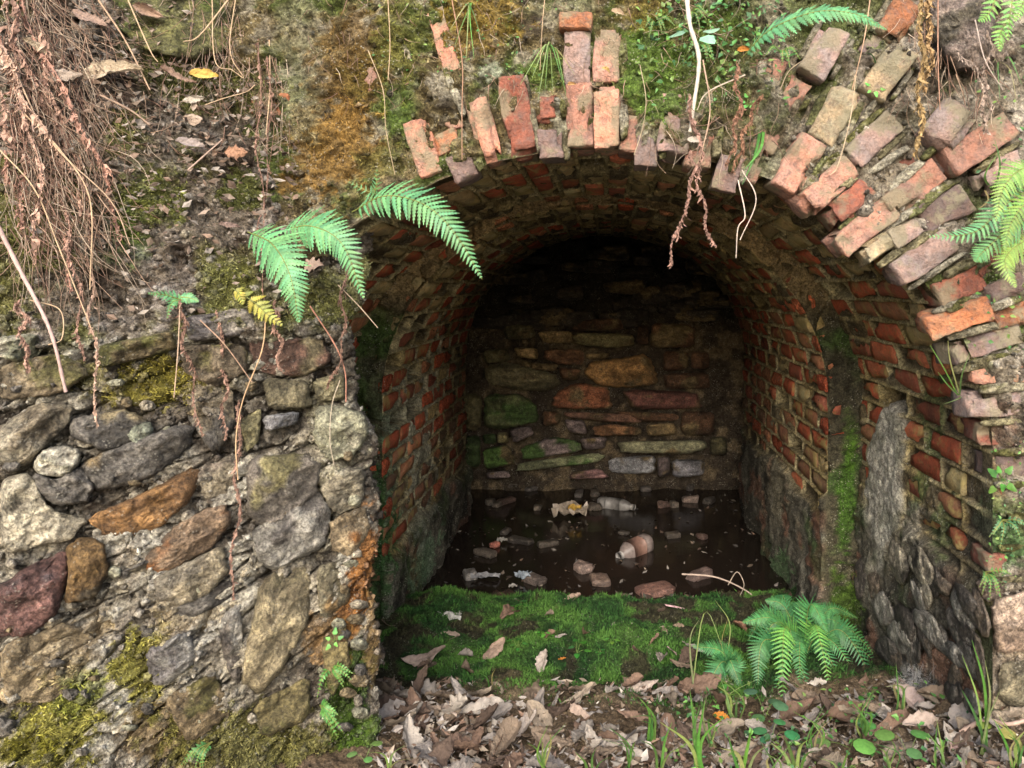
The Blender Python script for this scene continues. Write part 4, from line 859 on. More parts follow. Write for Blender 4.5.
frond(f1, P3([(372, 200, 1.60), (376, 188, 1.58), (377, 168, 1.57)]), 10 / F * 1.5, MINT2, 8, (0, -1, .1), seed=12)
frond(f1, P3([(385, 198, 1.60), (365, 190, 1.6), (347, 181, 1.6)]), 9 / F * 1.5, MINT2, 8, (0, -1, .3), seed=13)
f2 = empty('fern', on_left(285, 228), 'broad green fern frond drooping left of the arch opening, tip down', 'fern', 'green ferns on the bank')
frond(f2, P3([(280, 232, 1.62), (310, 226, 1.55), (342, 244, 1.52), (364, 299, 1.5)]), 31 / F * 1.5, MINT, 30, (-.2, -1, .4), seed=2, wide=.13)
f3 = empty('fern', on_left(255, 236), 'leftmost of the two broad fern fronds hanging side by side', 'fern', 'green ferns on the bank')
frond(f3, P3([(248, 232, 1.6), (272, 244, 1.52), (290, 275, 1.48), (299, 323, 1.47)]), 33 / F * 1.5, MINT, 30, (.1, -1, .3), seed=3, wide=.13)
frond(f3, P3([(300, 232, 1.6), (322, 222, 1.58), (318, 212, 1.58)]), 8 / F * 1.5, MINT2, 7, seed=31)
f4 = empty('fern', on_left(182, 300), 'small three-tipped green fern on the earth above the wall top', 'fern', 'green ferns on the bank')
for k, e in enumerate([[(182, 300), (165, 295), (147, 293)], [(182, 300), (172, 303), (167, 319)], [(180, 297), (190, 298), (199, 302)]]):
    frond(f4, [on_left(u, v, .05 + .01 * i) for i, (u, v) in enumerate(e)], 9 / F * 1.5, MINT, 9, seed=40 + k, wide=.3, bell=.1)
f5 = empty('fern', on_left(236, 292), 'small yellowing fern frond hanging under the broad green fronds', 'fern', 'green ferns on the bank')
frond(f5, [on_left(u, v, .05 + .01 * i) for i, (u, v) in enumerate([(232, 288), (255, 303), (268, 315), (283, 326)])], 15 / F * 1.5, YG, 11, seed=5, wide=.28, sub=True)
frond(f5, [on_left(u, v, .05 + .01 * i) for i, (u, v) in enumerate([(238, 290), (240, 296), (243, 305)])], 8 / F * 1.5, YG, 6, seed=51, wide=.3)
f6 = empty('fern', on_face(748, 62), 'long pale green fern frond crossing the top edge above the arch bricks', 'fern', 'green ferns on the bank')
frond(f6, P3([(742, 58, 1.66), (770, 30, 1.58), (815, 12, 1.52), (855, 14, 1.5), (887, 30, 1.5)]), 22 / F * 1.5, MINT, 32, (0, -1, .6), seed=6, wide=.22)
f7 = empty('fern', on_face(1035, 215), 'bushy green fern growing at the right edge beside the arch', 'fern', 'green ferns on the bank')
for k, e in enumerate([[(1045, 180), (1005, 205), (975, 232), (928, 237)], [(1045, 165), (1020, 170), (1003, 190), (996, 222)], [(1045, 215), (1015, 225), (985, 250), (975, 262)], [(1045, 235), (1018, 245), (1005, 262), (1016, 288)], [(1050, 205), (1030, 200), (1012, 222), (1004, 250)]]):
    frond(f7, [at(u, v, 1.62 - .03 * i) for i, (u, v) in enumerate(e)], 21 / F * 1.55, (MINT, (.15, .31, .08), MINT2, (.16, .30, .07), (.13, .27, .06))[k], 24, (-.2, -1, .4), seed=70 + k, wide=.15)
f8 = empty('fern', on_face(1005, 5), 'small light green fern at the top right corner of the bank', 'fern', 'green ferns on the bank')
for k, e in enumerate([[(1015, -15), (1010, 15), (1008, 42)], [(1000, -15), (990, 12), (978, 22)], [(1010, 15), (1000, 35), (1000, 52)], [(1030, -10), (1022, 5), (1015, 22)]]):
    frond(f8, [at(u, v, 1.66 - .03 * i) for i, (u, v) in enumerate(e)], 12 / F * 1.6, (.15, .36, .09), 10, seed=80 + k, wide=.25)
# floor fern clump
def floor_fern(u, v, tips, label, s0):
    b0 = on_ground(u, v); root = empty('fern', b0, label, 'fern', 'ferns on the tunnel floor')
    for k, (mu, mv, tu, tv, dm, dt, ml, colr) in enumerate(tips):
        e = [b0 + Vector((RN.uniform(-.01, .01), 0, 0)), at(mu, mv, b0.y + dm), at(tu, tv, b0.y + dt)]
        frond(root, e, ml / F * b0.y, colr, 30, (0, -.8, .8), seed=s0 + k, wide=.11, sub=k < 8, start=.15, bell=.35, lean=.35)
    return root
G1_ = (.055, .22, .075); G2_ = (.04, .16, .06); G3_ = (.10, .30, .07)
floor_fern(806, 660, [(785, 628, 783, 708, -.08, -.25, 20, G3_), (775, 620, 742, 622, .02, 0, 16, G1_), (785, 608, 765, 600, .1, .12, 14, G2_), (810, 605, 828, 632, -.02, -.1, 16, G1_), (815, 625, 832, 694, -.06, -.22, 16, G3_), (825, 620, 852, 632, .02, -.02, 16, G1_),
                      (840, 630, 880, 692, -.03, -.15, 18, G2_), (765, 640, 757, 690, -.06, -.15, 20, G2_), (840, 625, 880, 660, .03, 0, 14, G1_), (800, 612, 798, 602, .12, .15, 14, G2_), (790, 630, 812, 700, -.05, -.2, 18, G2_), (770, 612, 748, 640, .05, .05, 14, G2_), (820, 612, 838, 612, .12, .1, 13, G2_), (795, 640, 772, 700, -.06, -.2, 15, G1_), (800, 640, 800, 690, -.07, -.2, 14, G1_), (818, 640, 850, 700, -.05, -.18, 15, G2_), (830, 640, 866, 690, -.04, -.14, 13, G1_), (778, 622, 750, 660, 0, -.03, 14, G1_), (828, 610, 858, 618, .08, .08, 11, G1_), (845, 640, 892, 678, 0, -.05, 11, G2_), (785, 600, 782, 596, .14, .2, 12, G2_)],
           'large green fern clump on the floor by the right wall', 900)
floor_fern(732, 678, [(722, 652, 692, 646, -.02, -.04, 14, G1_), (722, 662, 702, 698, -.05, -.12, 18, G2_), (730, 660, 742, 690, -.04, -.1, 14, G2_), (738, 662, 720, 640, .02, .02, 10, G1_)], 'small green fern left of the large clump on the floor', 950)

# ---- dry hanging fronds, roots, stems
DB = (.36, .235, .18); DB2 = (.27, .17, .13); STRAW = (.42, .31, .2); ROOTC = (.24, .13, .10)
def dry_frond(pts, ln, label, col=DB, seed=0, dens=1.0, cat='dead fern', side='L', rad=.0013, group='dead fern fronds hanging on the bank'):
    r = random.Random(seed); on = on_left if side == 'L' else on_face
    p3 = [on(u, v, .045 + .02 * math.sin(i * 1.3 + seed)) if len(e) < 1 else at(u, v, e[0]) for i, (u, v, *e) in enumerate(pts)]
    sp = spline(p3, 46); ph = r.uniform(0, 6); sp = [q + Vector((.006 * math.sin(i * .37 + ph) + r.uniform(-.0012, .0012), .006 * math.sin(i * .23 + ph * 2), 0)) for i, q in enumerate(sp)]; root = empty('dead_fern', sp[0], label, cat, group)
    b = Buf(); tube(b, sp, rad, rad * .5, [c * .9 for c in col], 5); link('stem', b.mesh('stem', M_DRY), root)
    b = Buf(); n = int(len(sp) * 1.6 * dens)
    for i in range(n):
        t = (i + .5) / n * (len(sp) - 1); k = int(t); p = sp[k].lerp(sp[min(k + 1, 45)], t - k); 
        for s in (-1, 1):
            if r.random() < .3: continue
            L_ = ln * r.choice((.4, .7, 1.0, 1.5)) * r.uniform(.7, 1.1) * (1 - .4 * i / n); d = Vector((s * r.uniform(.4, 1), r.uniform(-.6, .3), -r.uniform(.3, 1.0))).normalized(); W_ = Vector((r.uniform(-1, 1), r.uniform(-1, 1), r.uniform(-1, 1))).normalized()
            q = p.copy(); v = []; m = 5
            kk = r.uniform(.6, 1.45); cc = tuple(c * kk for c in col)
            for j in range(m + 1):
                w = .0036 * (1 - j / m * .8) * r.uniform(.6, 1.5) * (ln / .02)**.5
                v += [q - W_ * w, q + W_ * w]; d = (d + Vector((-s * .35, r.uniform(-.5, .5), -.25 + r.uniform(-.5, .5)))).normalized(); q = q + d * L_ / m
                W_ = (W_ + Vector((r.uniform(-.6, .6), r.uniform(-.6, .6), r.uniform(-.6, .6)))).normalized()
            b.add(v, [(2 * j, 2 * j + 1, 2 * j + 3, 2 * j + 2) for j in range(m)], cc)
    link('leaflets', b.mesh('leaflets', M_DRY, False), root); return root
DF = [([(5, -10), (14, 60), (30, 130), (38, 200), (34, 260)], 'long brown dead fern frond hanging down the far left edge'), ([(20, -10), (45, 60), (80, 120), (105, 175), (120, 240)], 'brown dead fern frond slanting down from the top left corner, longest in the pile'),
      ([(0, 40), (25, 100), (60, 150), (90, 200)], 'brown dead fern frond crossing the pile at the left edge'), ([(12, 0), (20, 50), (50, 110), (70, 150)], 'short brown dead fern frond in the top left pile'),
      ([(-5, 90), (20, 150), (55, 180), (100, 220)], 'brown dead fern frond fanning right from the left edge'), ([(0, 150), (20, 190), (60, 230), (75, 290)], 'thin brown dead fern frond low in the left pile'),
      ([(88, 230), (90, 290), (94, 340), (96, 425)], 'crinkled brown dead fern frond hanging over the moss ledge'), ([(62, 190), (70, 240), (78, 300), (84, 360)], 'dark crinkled frond hanging beside the one over the ledge'),
      ([(258, -15), (262, 60), (256, 130), (262, 190), (266, 300)], 'long reddish dead fern frond hanging beside the fallen red brick'), ([(266, -10), (270, 70), (268, 150), (258, 240)], 'second reddish frond twisted around the long hanging one'),
      ([(180, 300), (184, 330), (190, 370), (202, 435)], 'reddish dead frond hanging below the small three-tipped fern'), ([(220, 310), (222, 360), (226, 400), (222, 440)], 'reddish dead frond hanging over dark stones in mid wall'),
      ([(240, 400), (238, 460), (236, 520), (232, 598)], 'thin red dead frond running down the middle of the stone wall'), ([(275, 300), (278, 330), (280, 370)], 'short red dead frond under the yellowing fern'),
      ([(345, 270), (343, 310), (342, 350), (330, 385)], 'dark red dead frond at the tunnel corner'), ([(20, 300), (24, 330), (28, 370)], 'short brown frond stub at the left edge above the wall'),
      ([(40, 30), (50, 90), (70, 140), (82, 200)], 'tawny dead frond lying along the leaf pile'), ([(-5, 10), (10, 80), (24, 150), (20, 230)], 'rust brown dead frond closest to the left edge')]
for k, (p, lb) in enumerate(DF): dry_frond(p, .030 if k in (0, 1, 2, 3, 4, 16, 17) else .017, lb, (DB, DB2, (.42, .29, .22), (.36, .21, .16))[(k * 7) % 4] if k not in (8, 9, 10, 11, 12, 13, 14) else (.235, .145, .11), 300 + k, 1.2 if k < 6 or k > 15 else 1.4)
dry_frond([(688, 95, 1.62), (700, 150, 1.6), (686, 200, 1.6), (670, 262, 1.6)], .026, 'reddish brown dead root frond dangling in front of the arch crown', (.24, .145, .115), 340, 1.3, side='R', rad=.0016)
dry_frond([(692, 150, 1.62), (700, 190, 1.6), (712, 246, 1.6)], .018, 'shorter side branch frond dangling beside the one at the crown', (.24, .145, .115), 341, 1.2, side='R')
dry_frond([(735, 60, 1.66), (738, 110, 1.63), (728, 165, 1.62)], .024, 'brown withered frond hanging over dark bricks right of the crown', (.22, .12, .08), 342, 1.3, side='R')
dry_frond([(918, -10, 1.6), (922, 50, 1.58), (920, 100, 1.58), (918, 152, 1.58)], .030, 'yellow brown shaggy frond hanging over the right arch bricks', (.27, .19, .09), 343, 1.8, side='R')
dry_frond([(928, -10, 1.6), (930, 40, 1.58), (926, 90, 1.58)], .026, 'brown shaggy frond behind the yellow brown one', (.3, .2, .1), 344, 1.6, side='R')
dry_frond([(990, 30, 1.64), (985, 80, 1.62), (982, 130, 1.62)], .022, 'greyish withered root tassel at the upper right', (.28, .22, .18), 345, 1.2, side='R')
dry_frond([(960, 50, 1.62), (975, 70, 1.61), (990, 105, 1.62), (985, 135, 1.62)], .012, 'thin grey withered tassel next to the larger grey one', (.3, .24, .2), 346, 1.2, side='R')
dry_frond([(760, 95, 1.66), (745, 130, 1.64), (735, 170, 1.62)], .020, 'small brown withered frond tangled under the ivy leaves', (.2, .11, .07), 347, 1.2, side='R')

def stem_thing(name, pts, r0, r1, col, label, cat, side='L', off=.05, n=36, group=None, mat=None):
    on = {'L': on_left, 'R': on_face}[side]
    p3 = [at(p[0], p[1], p[2]) if len(p) > 2 else on(p[0], p[1], off) for p in pts]
    b = Buf(); tube(b, spline(p3, n), r0, r1, col, 6, .15, random.Random(len(label))); o = link(name, b.mesh(name, mat or M_DRY)); return tag(o, label, cat, group)
ST = [([(-10, 210), (20, 270), (50, 330), (66, 392)], .0042, .003, (.42, .30, .27), 'thick pinkish dead stem slanting down at the left edge'), ([(0, 150), (35, 190), (60, 250), (92, 330)], .0016, .001, STRAW, 'pale straw stem crossing the left bank'),
      ([(20, 110), (60, 150), (90, 200), (90, 290)], .002, .001, STRAW, 'straw stem bending over the brown frond pile'), ([(95, -5), (125, 40), (150, 90)], .0022, .0016, (.36, .25, .17), 'brown twig leaning from the top left rock'),
      ([(128, 0), (150, 50), (158, 62)], .0018, .001, STRAW, 'short straw stem on the mossy top rock'), ([(232, -5), (200, 35), (183, 42)], .002, .0012, STRAW, 'curved straw root over the mossy rock gap'),
      ([(212, -5), (215, 60), (232, 70), (243, 78)], .0014, .001, STRAW, 'thin straw root at the top left centre'), ([(236, -5), (230, 50), (244, 78)], .0014, .0008, STRAW, 'fine straw root next to the long reddish fronds'),
      ([(268, 0), (270, 80), (266, 135)], .0016, .001, STRAW, 'straight straw root along the reddish fronds'), ([(287, 0), (286, 50), (288, 75)], .0015, .001, (.4, .33, .25), 'pale root hanging over lime stained bank'),
      ([(188, 170), (205, 155), (222, 140)], .002, .0015, (.34, .25, .2), 'pale bent twig on the earth slope'), ([(205, 105), (225, 98), (246, 92), (255, 85)], .0013, .001, STRAW, 'thin twig reaching the fallen red brick'),
      ([(30, 300), (60, 310), (62, 338), (48, 345)], .0012, .001, STRAW, 'curled thin root near the left wall top'), ([(266, 312), (262, 350), (243, 400), (236, 440), (238, 480)], .0016, .0013, (.4, .27, .16), 'long thin straw stem curving down the stone wall'),
      ([(310, 306), (335, 345), (345, 372), (346, 402)], .002, .0014, (.34, .17, .12), 'brown stem curving down to the tunnel corner'), ([(338, 285), (358, 305), (378, 328)], .0016, .001, (.46, .36, .26), 'straight pale stem jutting over the tunnel opening'),
      ([(340, 380), (332, 405), (330, 440), (334, 465)], .0011, .0008, (.4, .34, .26), 'fine pale root on the light corner stone'), ([(200, 320), (225, 345), (252, 382)], .0014, .001, (.36, .24, .17), 'thin brown stem slanting over the dark slab'),
      ([(180, 305), (178, 350), (174, 398)], .0013, .001, (.38, .28, .2), 'thin straight stem under the small fern'), ([(100, 95), (130, 110), (150, 125)], .0024, .002, (.28, .2, .15), 'short brown twig on the litter under the rock'),
      ([(368, 50), (383, 90), (386, 130), (395, 175)], .0012, .0008, (.36, .28, .18), 'fine stem hanging left of the leftmost arch brick'), ([(452, 0), (462, 60), (462, 110), (462, 160)], .0015, .001, (.3, .18, .12), 'thin brown root hanging between the salmon bricks'),
      ([(388, 0), (390, 45), (388, 80)], .0012, .001, STRAW, 'thin straw stem on brown moss at the top'), ([(10, 60), (50, 140), (110, 200), (130, 245)], .0018, .001, (.36, .26, .18), 'long straw stem slanting through the brown pile')]
for p, r0, r1, c, lb in ST: stem_thing('dry_stalk', p, r0, r1, c, lb, 'stem', 'L' if p[0][0] < 320 or p[0][0] == 338 or p[0][0] == 340 else 'R', .055, group='dead stems and roots on the bank')
ST2 = [([(686, -10, 1.66), (690, 25, 1.62), (699, 60, 1.62), (693, 110, 1.62), (690, 132, 1.62)], .0055, .004, (.5, .46, .38), 'pale thick root descending from the top centre'), ([(745, 75, 1.66), (708, 92, 1.62), (697, 110, 1.62)], .002, .001, (.4, .34, .27), 'pale thin branch meeting the thick pale root'),
       ([(703, 60, 1.62), (710, 110, 1.6), (700, 160, 1.6)], .0018, .0012, (.35, .25, .18), 'curving brown root just right of the thick pale root'), ([(738, 180, 1.6), (745, 215, 1.58), (738, 228, 1.58), (736, 258, 1.58)], .0016, .001, (.45, .38, .32), 'fine pale root looping in front of the dark vault'),
       ([(742, 170, 1.6), (756, 200, 1.58), (740, 240, 1.58)], .0014, .001, (.45, .38, .32), 'second fine pale root beside the looping one'), ([(856, 75, 1.62), (850, 120, 1.6), (838, 165, 1.6), (830, 175, 1.6)], .0012, .0008, (.45, .35, .24), 'straw thread hanging over the tan arch brick'),
       ([(870, 0, 1.62), (864, 40, 1.6), (852, 90, 1.6)], .0014, .001, (.45, .3, .2), 'straw stem falling from the top over the bricks'), ([(938, 0, 1.6), (938, 60, 1.58), (940, 110, 1.58)], .0016, .001, (.34, .2, .14), 'brown root right of the shaggy hanging frond'),
       ([(975, 20, 1.62), (985, 60, 1.6), (1003, 90, 1.6)], .0018, .001, (.36, .3, .26), 'grey root crossing the rock at the upper right'), ([(640, 65, 1.66), (646, 100, 1.66), (642, 130, 1.68), (634, 155, 1.66)], .001, .0008, (.36, .3, .2), 'fine stem over the green moss right of the crown bricks'),
       ([(780, 90, 1.64), (790, 70, 1.62), (812, 55, 1.62)], .0014, .001, (.35, .28, .2), 'thin stem under the long pale fern'), ([(545, -5, 1.68), (542, 30, 1.66), (540, 70, 1.68)], .001, .0008, STRAW, 'fine straw thread above the grass tuft at the crown')]
for p, r0, r1, c, lb in ST2: stem_thing('dry_stalk', p, r0, r1, c, lb, 'stem', 'R', group='dead stems and roots on the bank')

# ---- fine root tangle (uncountable)
b = Buf(); rr = random.Random(22)
for k in range(1150):
    z = rr.random()
    if z < .50: u, v = rr.triangular(0, 120, 20), rr.uniform(-20, 240); on, ln_ = on_left, rr.uniform(25, 110); ang = rr.uniform(.6, 1.7)
    elif z < .60: u, v = rr.uniform(110, 300), rr.uniform(-10, 150); on, ln_ = on_left, rr.uniform(10, 45); ang = rr.uniform(-.2, 2.2)
    elif z < .70: u, v = rr.uniform(190, 335), rr.uniform(-30, 60); on, ln_ = on_left, rr.uniform(40, 130); ang = rr.uniform(1.2, 1.9)
    elif z < .80: u, v = rr.uniform(640, 780), rr.uniform(-10, 150); on, ln_ = on_face, rr.uniform(10, 45); ang = rr.uniform(0, 2.6)
    elif z < .89: u, v = rr.uniform(900, 1000), rr.uniform(-10, 110); on, ln_ = on_face, rr.uniform(10, 50); ang = rr.uniform(1, 2)
    else: u, v = rr.uniform(300, 640), rr.uniform(-10, 100); on, ln_ = on_face, rr.uniform(6, 26); ang = rr.uniform(.6, 2.4)
    pts = [(u, v)]
    for j in range(3): ang += rr.uniform(-.5, .5); pts.append((pts[-1][0] + math.cos(ang) * ln_ / 3, pts[-1][1] + math.sin(ang) * ln_ / 3))
    kf = rr.uniform(.55, 1.3); c = [x * kf for x in ((.36, .25, .18), (.26, .16, .12), (.42, .34, .26))[rr.randrange(3)]]
    tube(b, spline([on(x, y, rr.uniform(.02, .055)) for x, y in pts], 7), rr.uniform(.0006, .0014), .0004, c, 3)
o = link('root_tangle', b.mesh('root_tangle', M_DRY)); tag(o, 'tangle of fine dry roots and stalks on the bank', 'roots', kind='stuff')

# ------------------------------------------------------------------ dead leaves
def leaf_mesh(seed, kind):
    r = random.Random(seed); b = Buf(); n = 20; half = []; wn = [r.uniform(-1, 1) for _ in range(64)]
    w = {0: .38, 1: .5, 2: .28, 3: .55}[kind]; cu, fo, tw = r.uniform(-.9, 1.2), r.uniform(-.1, .7), r.uniform(-.7, .7)
    v = []
    for i in range(n + 1):
        x = i / n; pr = w * math.sin(math.pi * min(1, x**.8 * .97 + .02))**.8
        if kind == 3: pr *= 1 + .24 * math.sin(i * 1.15 + seed)
        pr *= 1 + .16 * wn[i] 
        zc_ = .25 * cu * (x - .5)**2 * 2; 
        for s, q in ((-1, 1), (-.75, 1), (-.5, .5), (-.25, 1), (0, 0), (.25, 1), (.5, .5), (.75, 1), (1, 1)):
            y = s * pr * .5; z = zc_ + fo * abs(y) * (1 + .5 * abs(s)) + r.uniform(-.006, .006) + .016 * abs(math.sin((x - .55 * abs(y)) * 24)) * min(1, abs(s) * 4) - .02 * (s == 0) + .035 * wn[(i // 2 + int(s * 2 + 2) * 7) % 64] * abs(s) + tw * y * (x - .5) + .05 * math.sin(x * 6 + s * 3 + seed) * abs(s)
            v.append((x - .5, y * (1 - .18 * fo), z))
    f = [(i * 9 + j, i * 9 + j + 1, (i + 1) * 9 + j + 1, (i + 1) * 9 + j) for i in range(n) for j in range(8)]
    cs = []
    for i in range(len(v)):
        k = r.uniform(.9, 1.08) * (1.25 if i % 9 == 4 else 1) * (.82 if i % 9 in (0, 8) else 1); cs.append((k, k, k))
    b.add(v, f, cs); 
    return b.mesh('leaf', None or M_LEAF, True)
M_LEAF, N, L, P = mat_new('dead_leaf')
oi = N.new('ShaderNodeObjectInfo'); at_ = N.new('ShaderNodeAttribute'); at_.attribute_name = 'col'; tc = N.new('ShaderNodeTexCoord')
n1 = noise_node(N, L, tc.outputs['Object'], 6, 5, .7); r1 = ramp(N, L, n1.outputs[0], [(.3, (.5, .45, .42)), (.5, (1, 1, 1)), (.7, (1.25, 1.22, 1.2))])
wv = N.new('ShaderNodeTexWave'); wv.inputs['Scale'].default_value = 5; wv.inputs['Distortion'].default_value = 2; wv.bands_direction = 'X'; L.new(tc.outputs['Object'], wv.inputs['Vector'])
rw = ramp(N, L, wv.outputs[0], [(0, (.72, .7, .68)), (.15, (1, 1, 1)), (1, (1, 1, 1))])
c = mix(N, L, 1.0, oi.outputs['Color'], at_.outputs[0], 'MULTIPLY'); c = mix(N, L, .8, c, r1.outputs[0], 'MULTIPLY'); c = mix(N, L, .12, c, rw.outputs[0], 'MULTIPLY')
L.new(c, P.inputs['Base Color']); P.inputs['Roughness'].default_value = .7; P.inputs['Specular IOR Level'].default_value = .25
bump(N, L, [(n1.outputs[0], .06)], P, .5)
t = N.new('ShaderNodeBsdfTranslucent'); L.new(c, t.inputs['Color']); ms = N.new('ShaderNodeMixShader'); ms.inputs[0].default_value = .12
L.new(P.outputs[0], ms.inputs[1]); L.new(t.outputs[0], ms.inputs[2]); L.new(ms.outputs[0], N['Material Output'].inputs[0])
LM = [leaf_mesh(k, 3 if k in (3, 11) else (0, 1, 2, 1, 0)[k % 5]) for k in range(20)]
LC = [C(.26, .215, .165), C(.17, .13, .095), C(.34, .305, .265), C(.10, .07, .053), C(.245, .22, .20), C(.19, .125, .09)]
def put_leaf(loc, size, col, label, group, rr, var=None, tiltv=.5, euler=None, name='dead_leaf'):
    o = bpy.data.objects.new(name, LM[var if var is not None else rr.randrange(20)]); COL.objects.link(o); o.location = loc
    o.rotation_euler = euler or (rr.uniform(-tiltv, tiltv), rr.uniform(-tiltv, tiltv), rr.uniform(0, 6.28)); o.scale = (size, size, size); o.color = (*col, 1)
    return tag(o, label, 'leaf', group)
rr = random.Random(31)
SP = [(562, 663, 12, C(.5, .2, .04), 'small orange leaf on the green moss'), (543, 664, 28, C(.38, .33, .29), 'pale grey upright leaf in the middle of the moss'), (493, 655, 34, C(.3, .22, .17), 'long brown leaf lying on the moss beside the seedlings'), (425, 661, 44, C(.33, .26, .22), 'large brown leaf on the moss near the left wall'),
      (446, 645, 30, C(.3, .24, .2), 'folded brown leaf below the crumpled grey wrapper'), (403, 598, 24, C(.28, .2, .17), 'brown leaf at the left edge of the moss'), (663, 638, 22, C(.26, .19, .15), 'brown leaf on the right part of the moss'), (571, 605, 24, C(.26, .19, .15), 'brown leaf standing at the far edge of the moss'),
      (507, 610, 16, C(.24, .16, .13), 'dark brown leaf by the far moss edge'), (672, 654, 14, C(.28, .22, .2), 'small grey leaf right of the moss'), (722, 725, 24, C(.55, .22, .04), 'bright orange leaf among the leaf litter at the right'), (640, 690, 40, C(.42, .35, .3), 'pale broad leaf at the top edge of the leaf litter'),
      (610, 745, 44, C(.42, .36, .31), 'pale pointed leaf standing up in the litter centre'), (500, 715, 50, C(.36, .27, .21), 'large ridged brown leaf in the litter, left of centre'), (575, 720, 46, C(.34, .26, .21), 'large brown leaf in the middle of the litter'), (440, 715, 46, C(.36, .29, .24), 'broad brown leaf in the litter near the left wall'),
      (525, 730, 40, C(.43, .37, .32), 'pale leaf with raised edge left of the litter centre'), (930, 730, 52, C(.40, .32, .27), 'large crumpled leaf at the right beneath the cobweb'), (910, 705, 40, C(.42, .33, .3), 'pinkish upright leaf by the cobweb'), (960, 745, 44, C(.36, .25, .22), 'reddish brown leaf at the right foot of the jamb'),
      (870, 735, 30, C(.3, .2, .17), 'dark leaf below the large fern'), (740, 600 + 30, 18, C(.25, .14, .09), 'round brown leaf between the two floor ferns'), (815, 690, 24, C(.42, .38, .33), 'pale leaf tucked inside the fern clump')]
for (u, v, sz, c, lb) in SP:
    p = on_ground(u, v, .012); put_leaf(p, sz / F * p.y, c, lb, 'dead leaves on the floor', rr)
USED = set()
for k in range(215):
    u = rr.uniform(378, 1024); v = rr.uniform(688, 790) + (10 if u > 700 else 0)
    if k < 26: v = rr.uniform(600, 682); u = rr.uniform(385, 720)
    p = on_ground(u, v, .004 + rr.random() * .022); sz = rr.uniform(22, 54) / F * p.y
    if k < 26: sz *= .6
    for _try in range(40):
     ci_ = rr.randrange(6); lc0 = LC[ci_] * rr.uniform(.75, 1.15); tone = ('tan', 'brown', 'pale grey', 'dark brown', 'greyish', 'reddish brown')[ci_]
     if _try > 3: u += rr.uniform(-12, 12); u = min(max(u, 380), 1022); p = on_ground(u, v, .004 + rr.random() * .022)
     if _try > 1: sz = rr.uniform(26, 56) / F * p.y * (.6 if k < 26 else 1)
     big = ('small', 'mid-sized', 'large')[min(2, int((sz * F / p.y - 20) / 13))] if k >= 26 else 'small'
     if k < 26: lb = f'{big} {tone} leaf on the moss ' + ('near the left wall', 'below the crumpled wrapper', 'around the central seedlings', 'toward the right')[min(3, int((u - 385) / 84))] + (', far side' if v < 640 else ', near side')
     else:
        zone = ('at the foot of the stone wall', 'below the large moss leaf', 'below the pale upright leaf', 'under the small orange leaf', 'beside the tall grass blades', 'around the small floor fern', 'under the large fern clump', 'right of the fern clump', 'under the cobweb', 'at the foot of the right jamb')[min(9, int((u - 378) / 65))]
        row = ('at mossy edge', 'mid litter', 'bottom edge')[0 if v < 708 else (1 if v < 742 else 2)]
        lb = f'{big} {tone} leaf {zone}, {row}'
     if lb not in USED: break
    USED.add(lb)
    put_leaf(p, sz, lc0, lb, 'dead leaves on the floor' if k >= 26 else 'small leaves on the moss', rr, tiltv=.7)
# bank leaves
BLV = [(45, 50, 40, C(.45, .36, .25), 'big curled tan leaf in the top left pile', (1.2, .3, 1.2)), (62, 75, 36, C(.33, .27, .22), 'greyish leaf under the big tan one'), (112, 72, 56, C(.40, .33, .24), 'long pale leaf lying on the litter under the mossy rock', (1.1, -.2, .2)), (204, 76, 26, C(.6, .42, .12), 'yellow leaf by the dark gap in the bank', (1.2, 0, .4)),
       (178, 76, 34, C(.3, .2, .15), 'brown leaf left of the yellow leaf'), (194, 99, 20, C(.42, .38, .32), 'small pale leaf under the yellow leaf'), (236, 152, 22, C(.35, .2, .13), 'small brown leaf on the earth slope'), (190, 145, 26, C(.33, .28, .26), 'grey curled leaf on the earth slope'), (196, 120, 28, C(.38, .3, .24), 'narrow tan leaf on the earth slope'),
       (343, 128, 20, C(.4, .38, .33), 'grey curled leaf stuck in the brown moss'), (313, 265, 26, C(.38, .28, .22), 'dried leaf beneath the broad fern fronds'), (150, 12, 30, C(.28, .19, .14), 'dark brown leaf at the top edge over the mossy rock'), (90, 20, 34, C(.28, .2, .16), 'brown leaf at the top left beside the rock'), (230, 225, 22, C(.28, .2, .17), 'small brown leaf left of the fronds')]
for e in BLV:
    u, v, sz, c, lb = e[:5]; p = on_left(u, v, .05); put_leaf(p, sz / F * p.y, c, lb, 'dead leaves caught on the bank', rr, euler=e[5] if len(e) > 5 else (1.3 + rr.uniform(-.4, .4), rr.uniform(-.5, .5), rr.uniform(-1, 1)))
for (u, v, sz, c, lb) in [(607, 70, 13, C(.55, .38, .15), 'tiny yellow dry leaf stuck on the upright crown brick'), (572, 84, 12, C(.4, .24, .1), 'tiny brown leaf on the joined crown bricks'), (694, 140, 14, C(.5, .45, .38), 'pale bract at the end of the thick pale root'), (744, 50, 14, C(.5, .22, .05), 'orange leaf beside the pale ivy leaf'), (618, 12, 14, C(.4, .3, .2), 'small brown leaf at the top above the crown')]:
    p = on_face(u, v, .055); put_leaf(p, sz / F * p.y, c, lb, 'dead leaves caught on the bank', rr, euler=(1.4, .2, rr.uniform(-1, 1)))
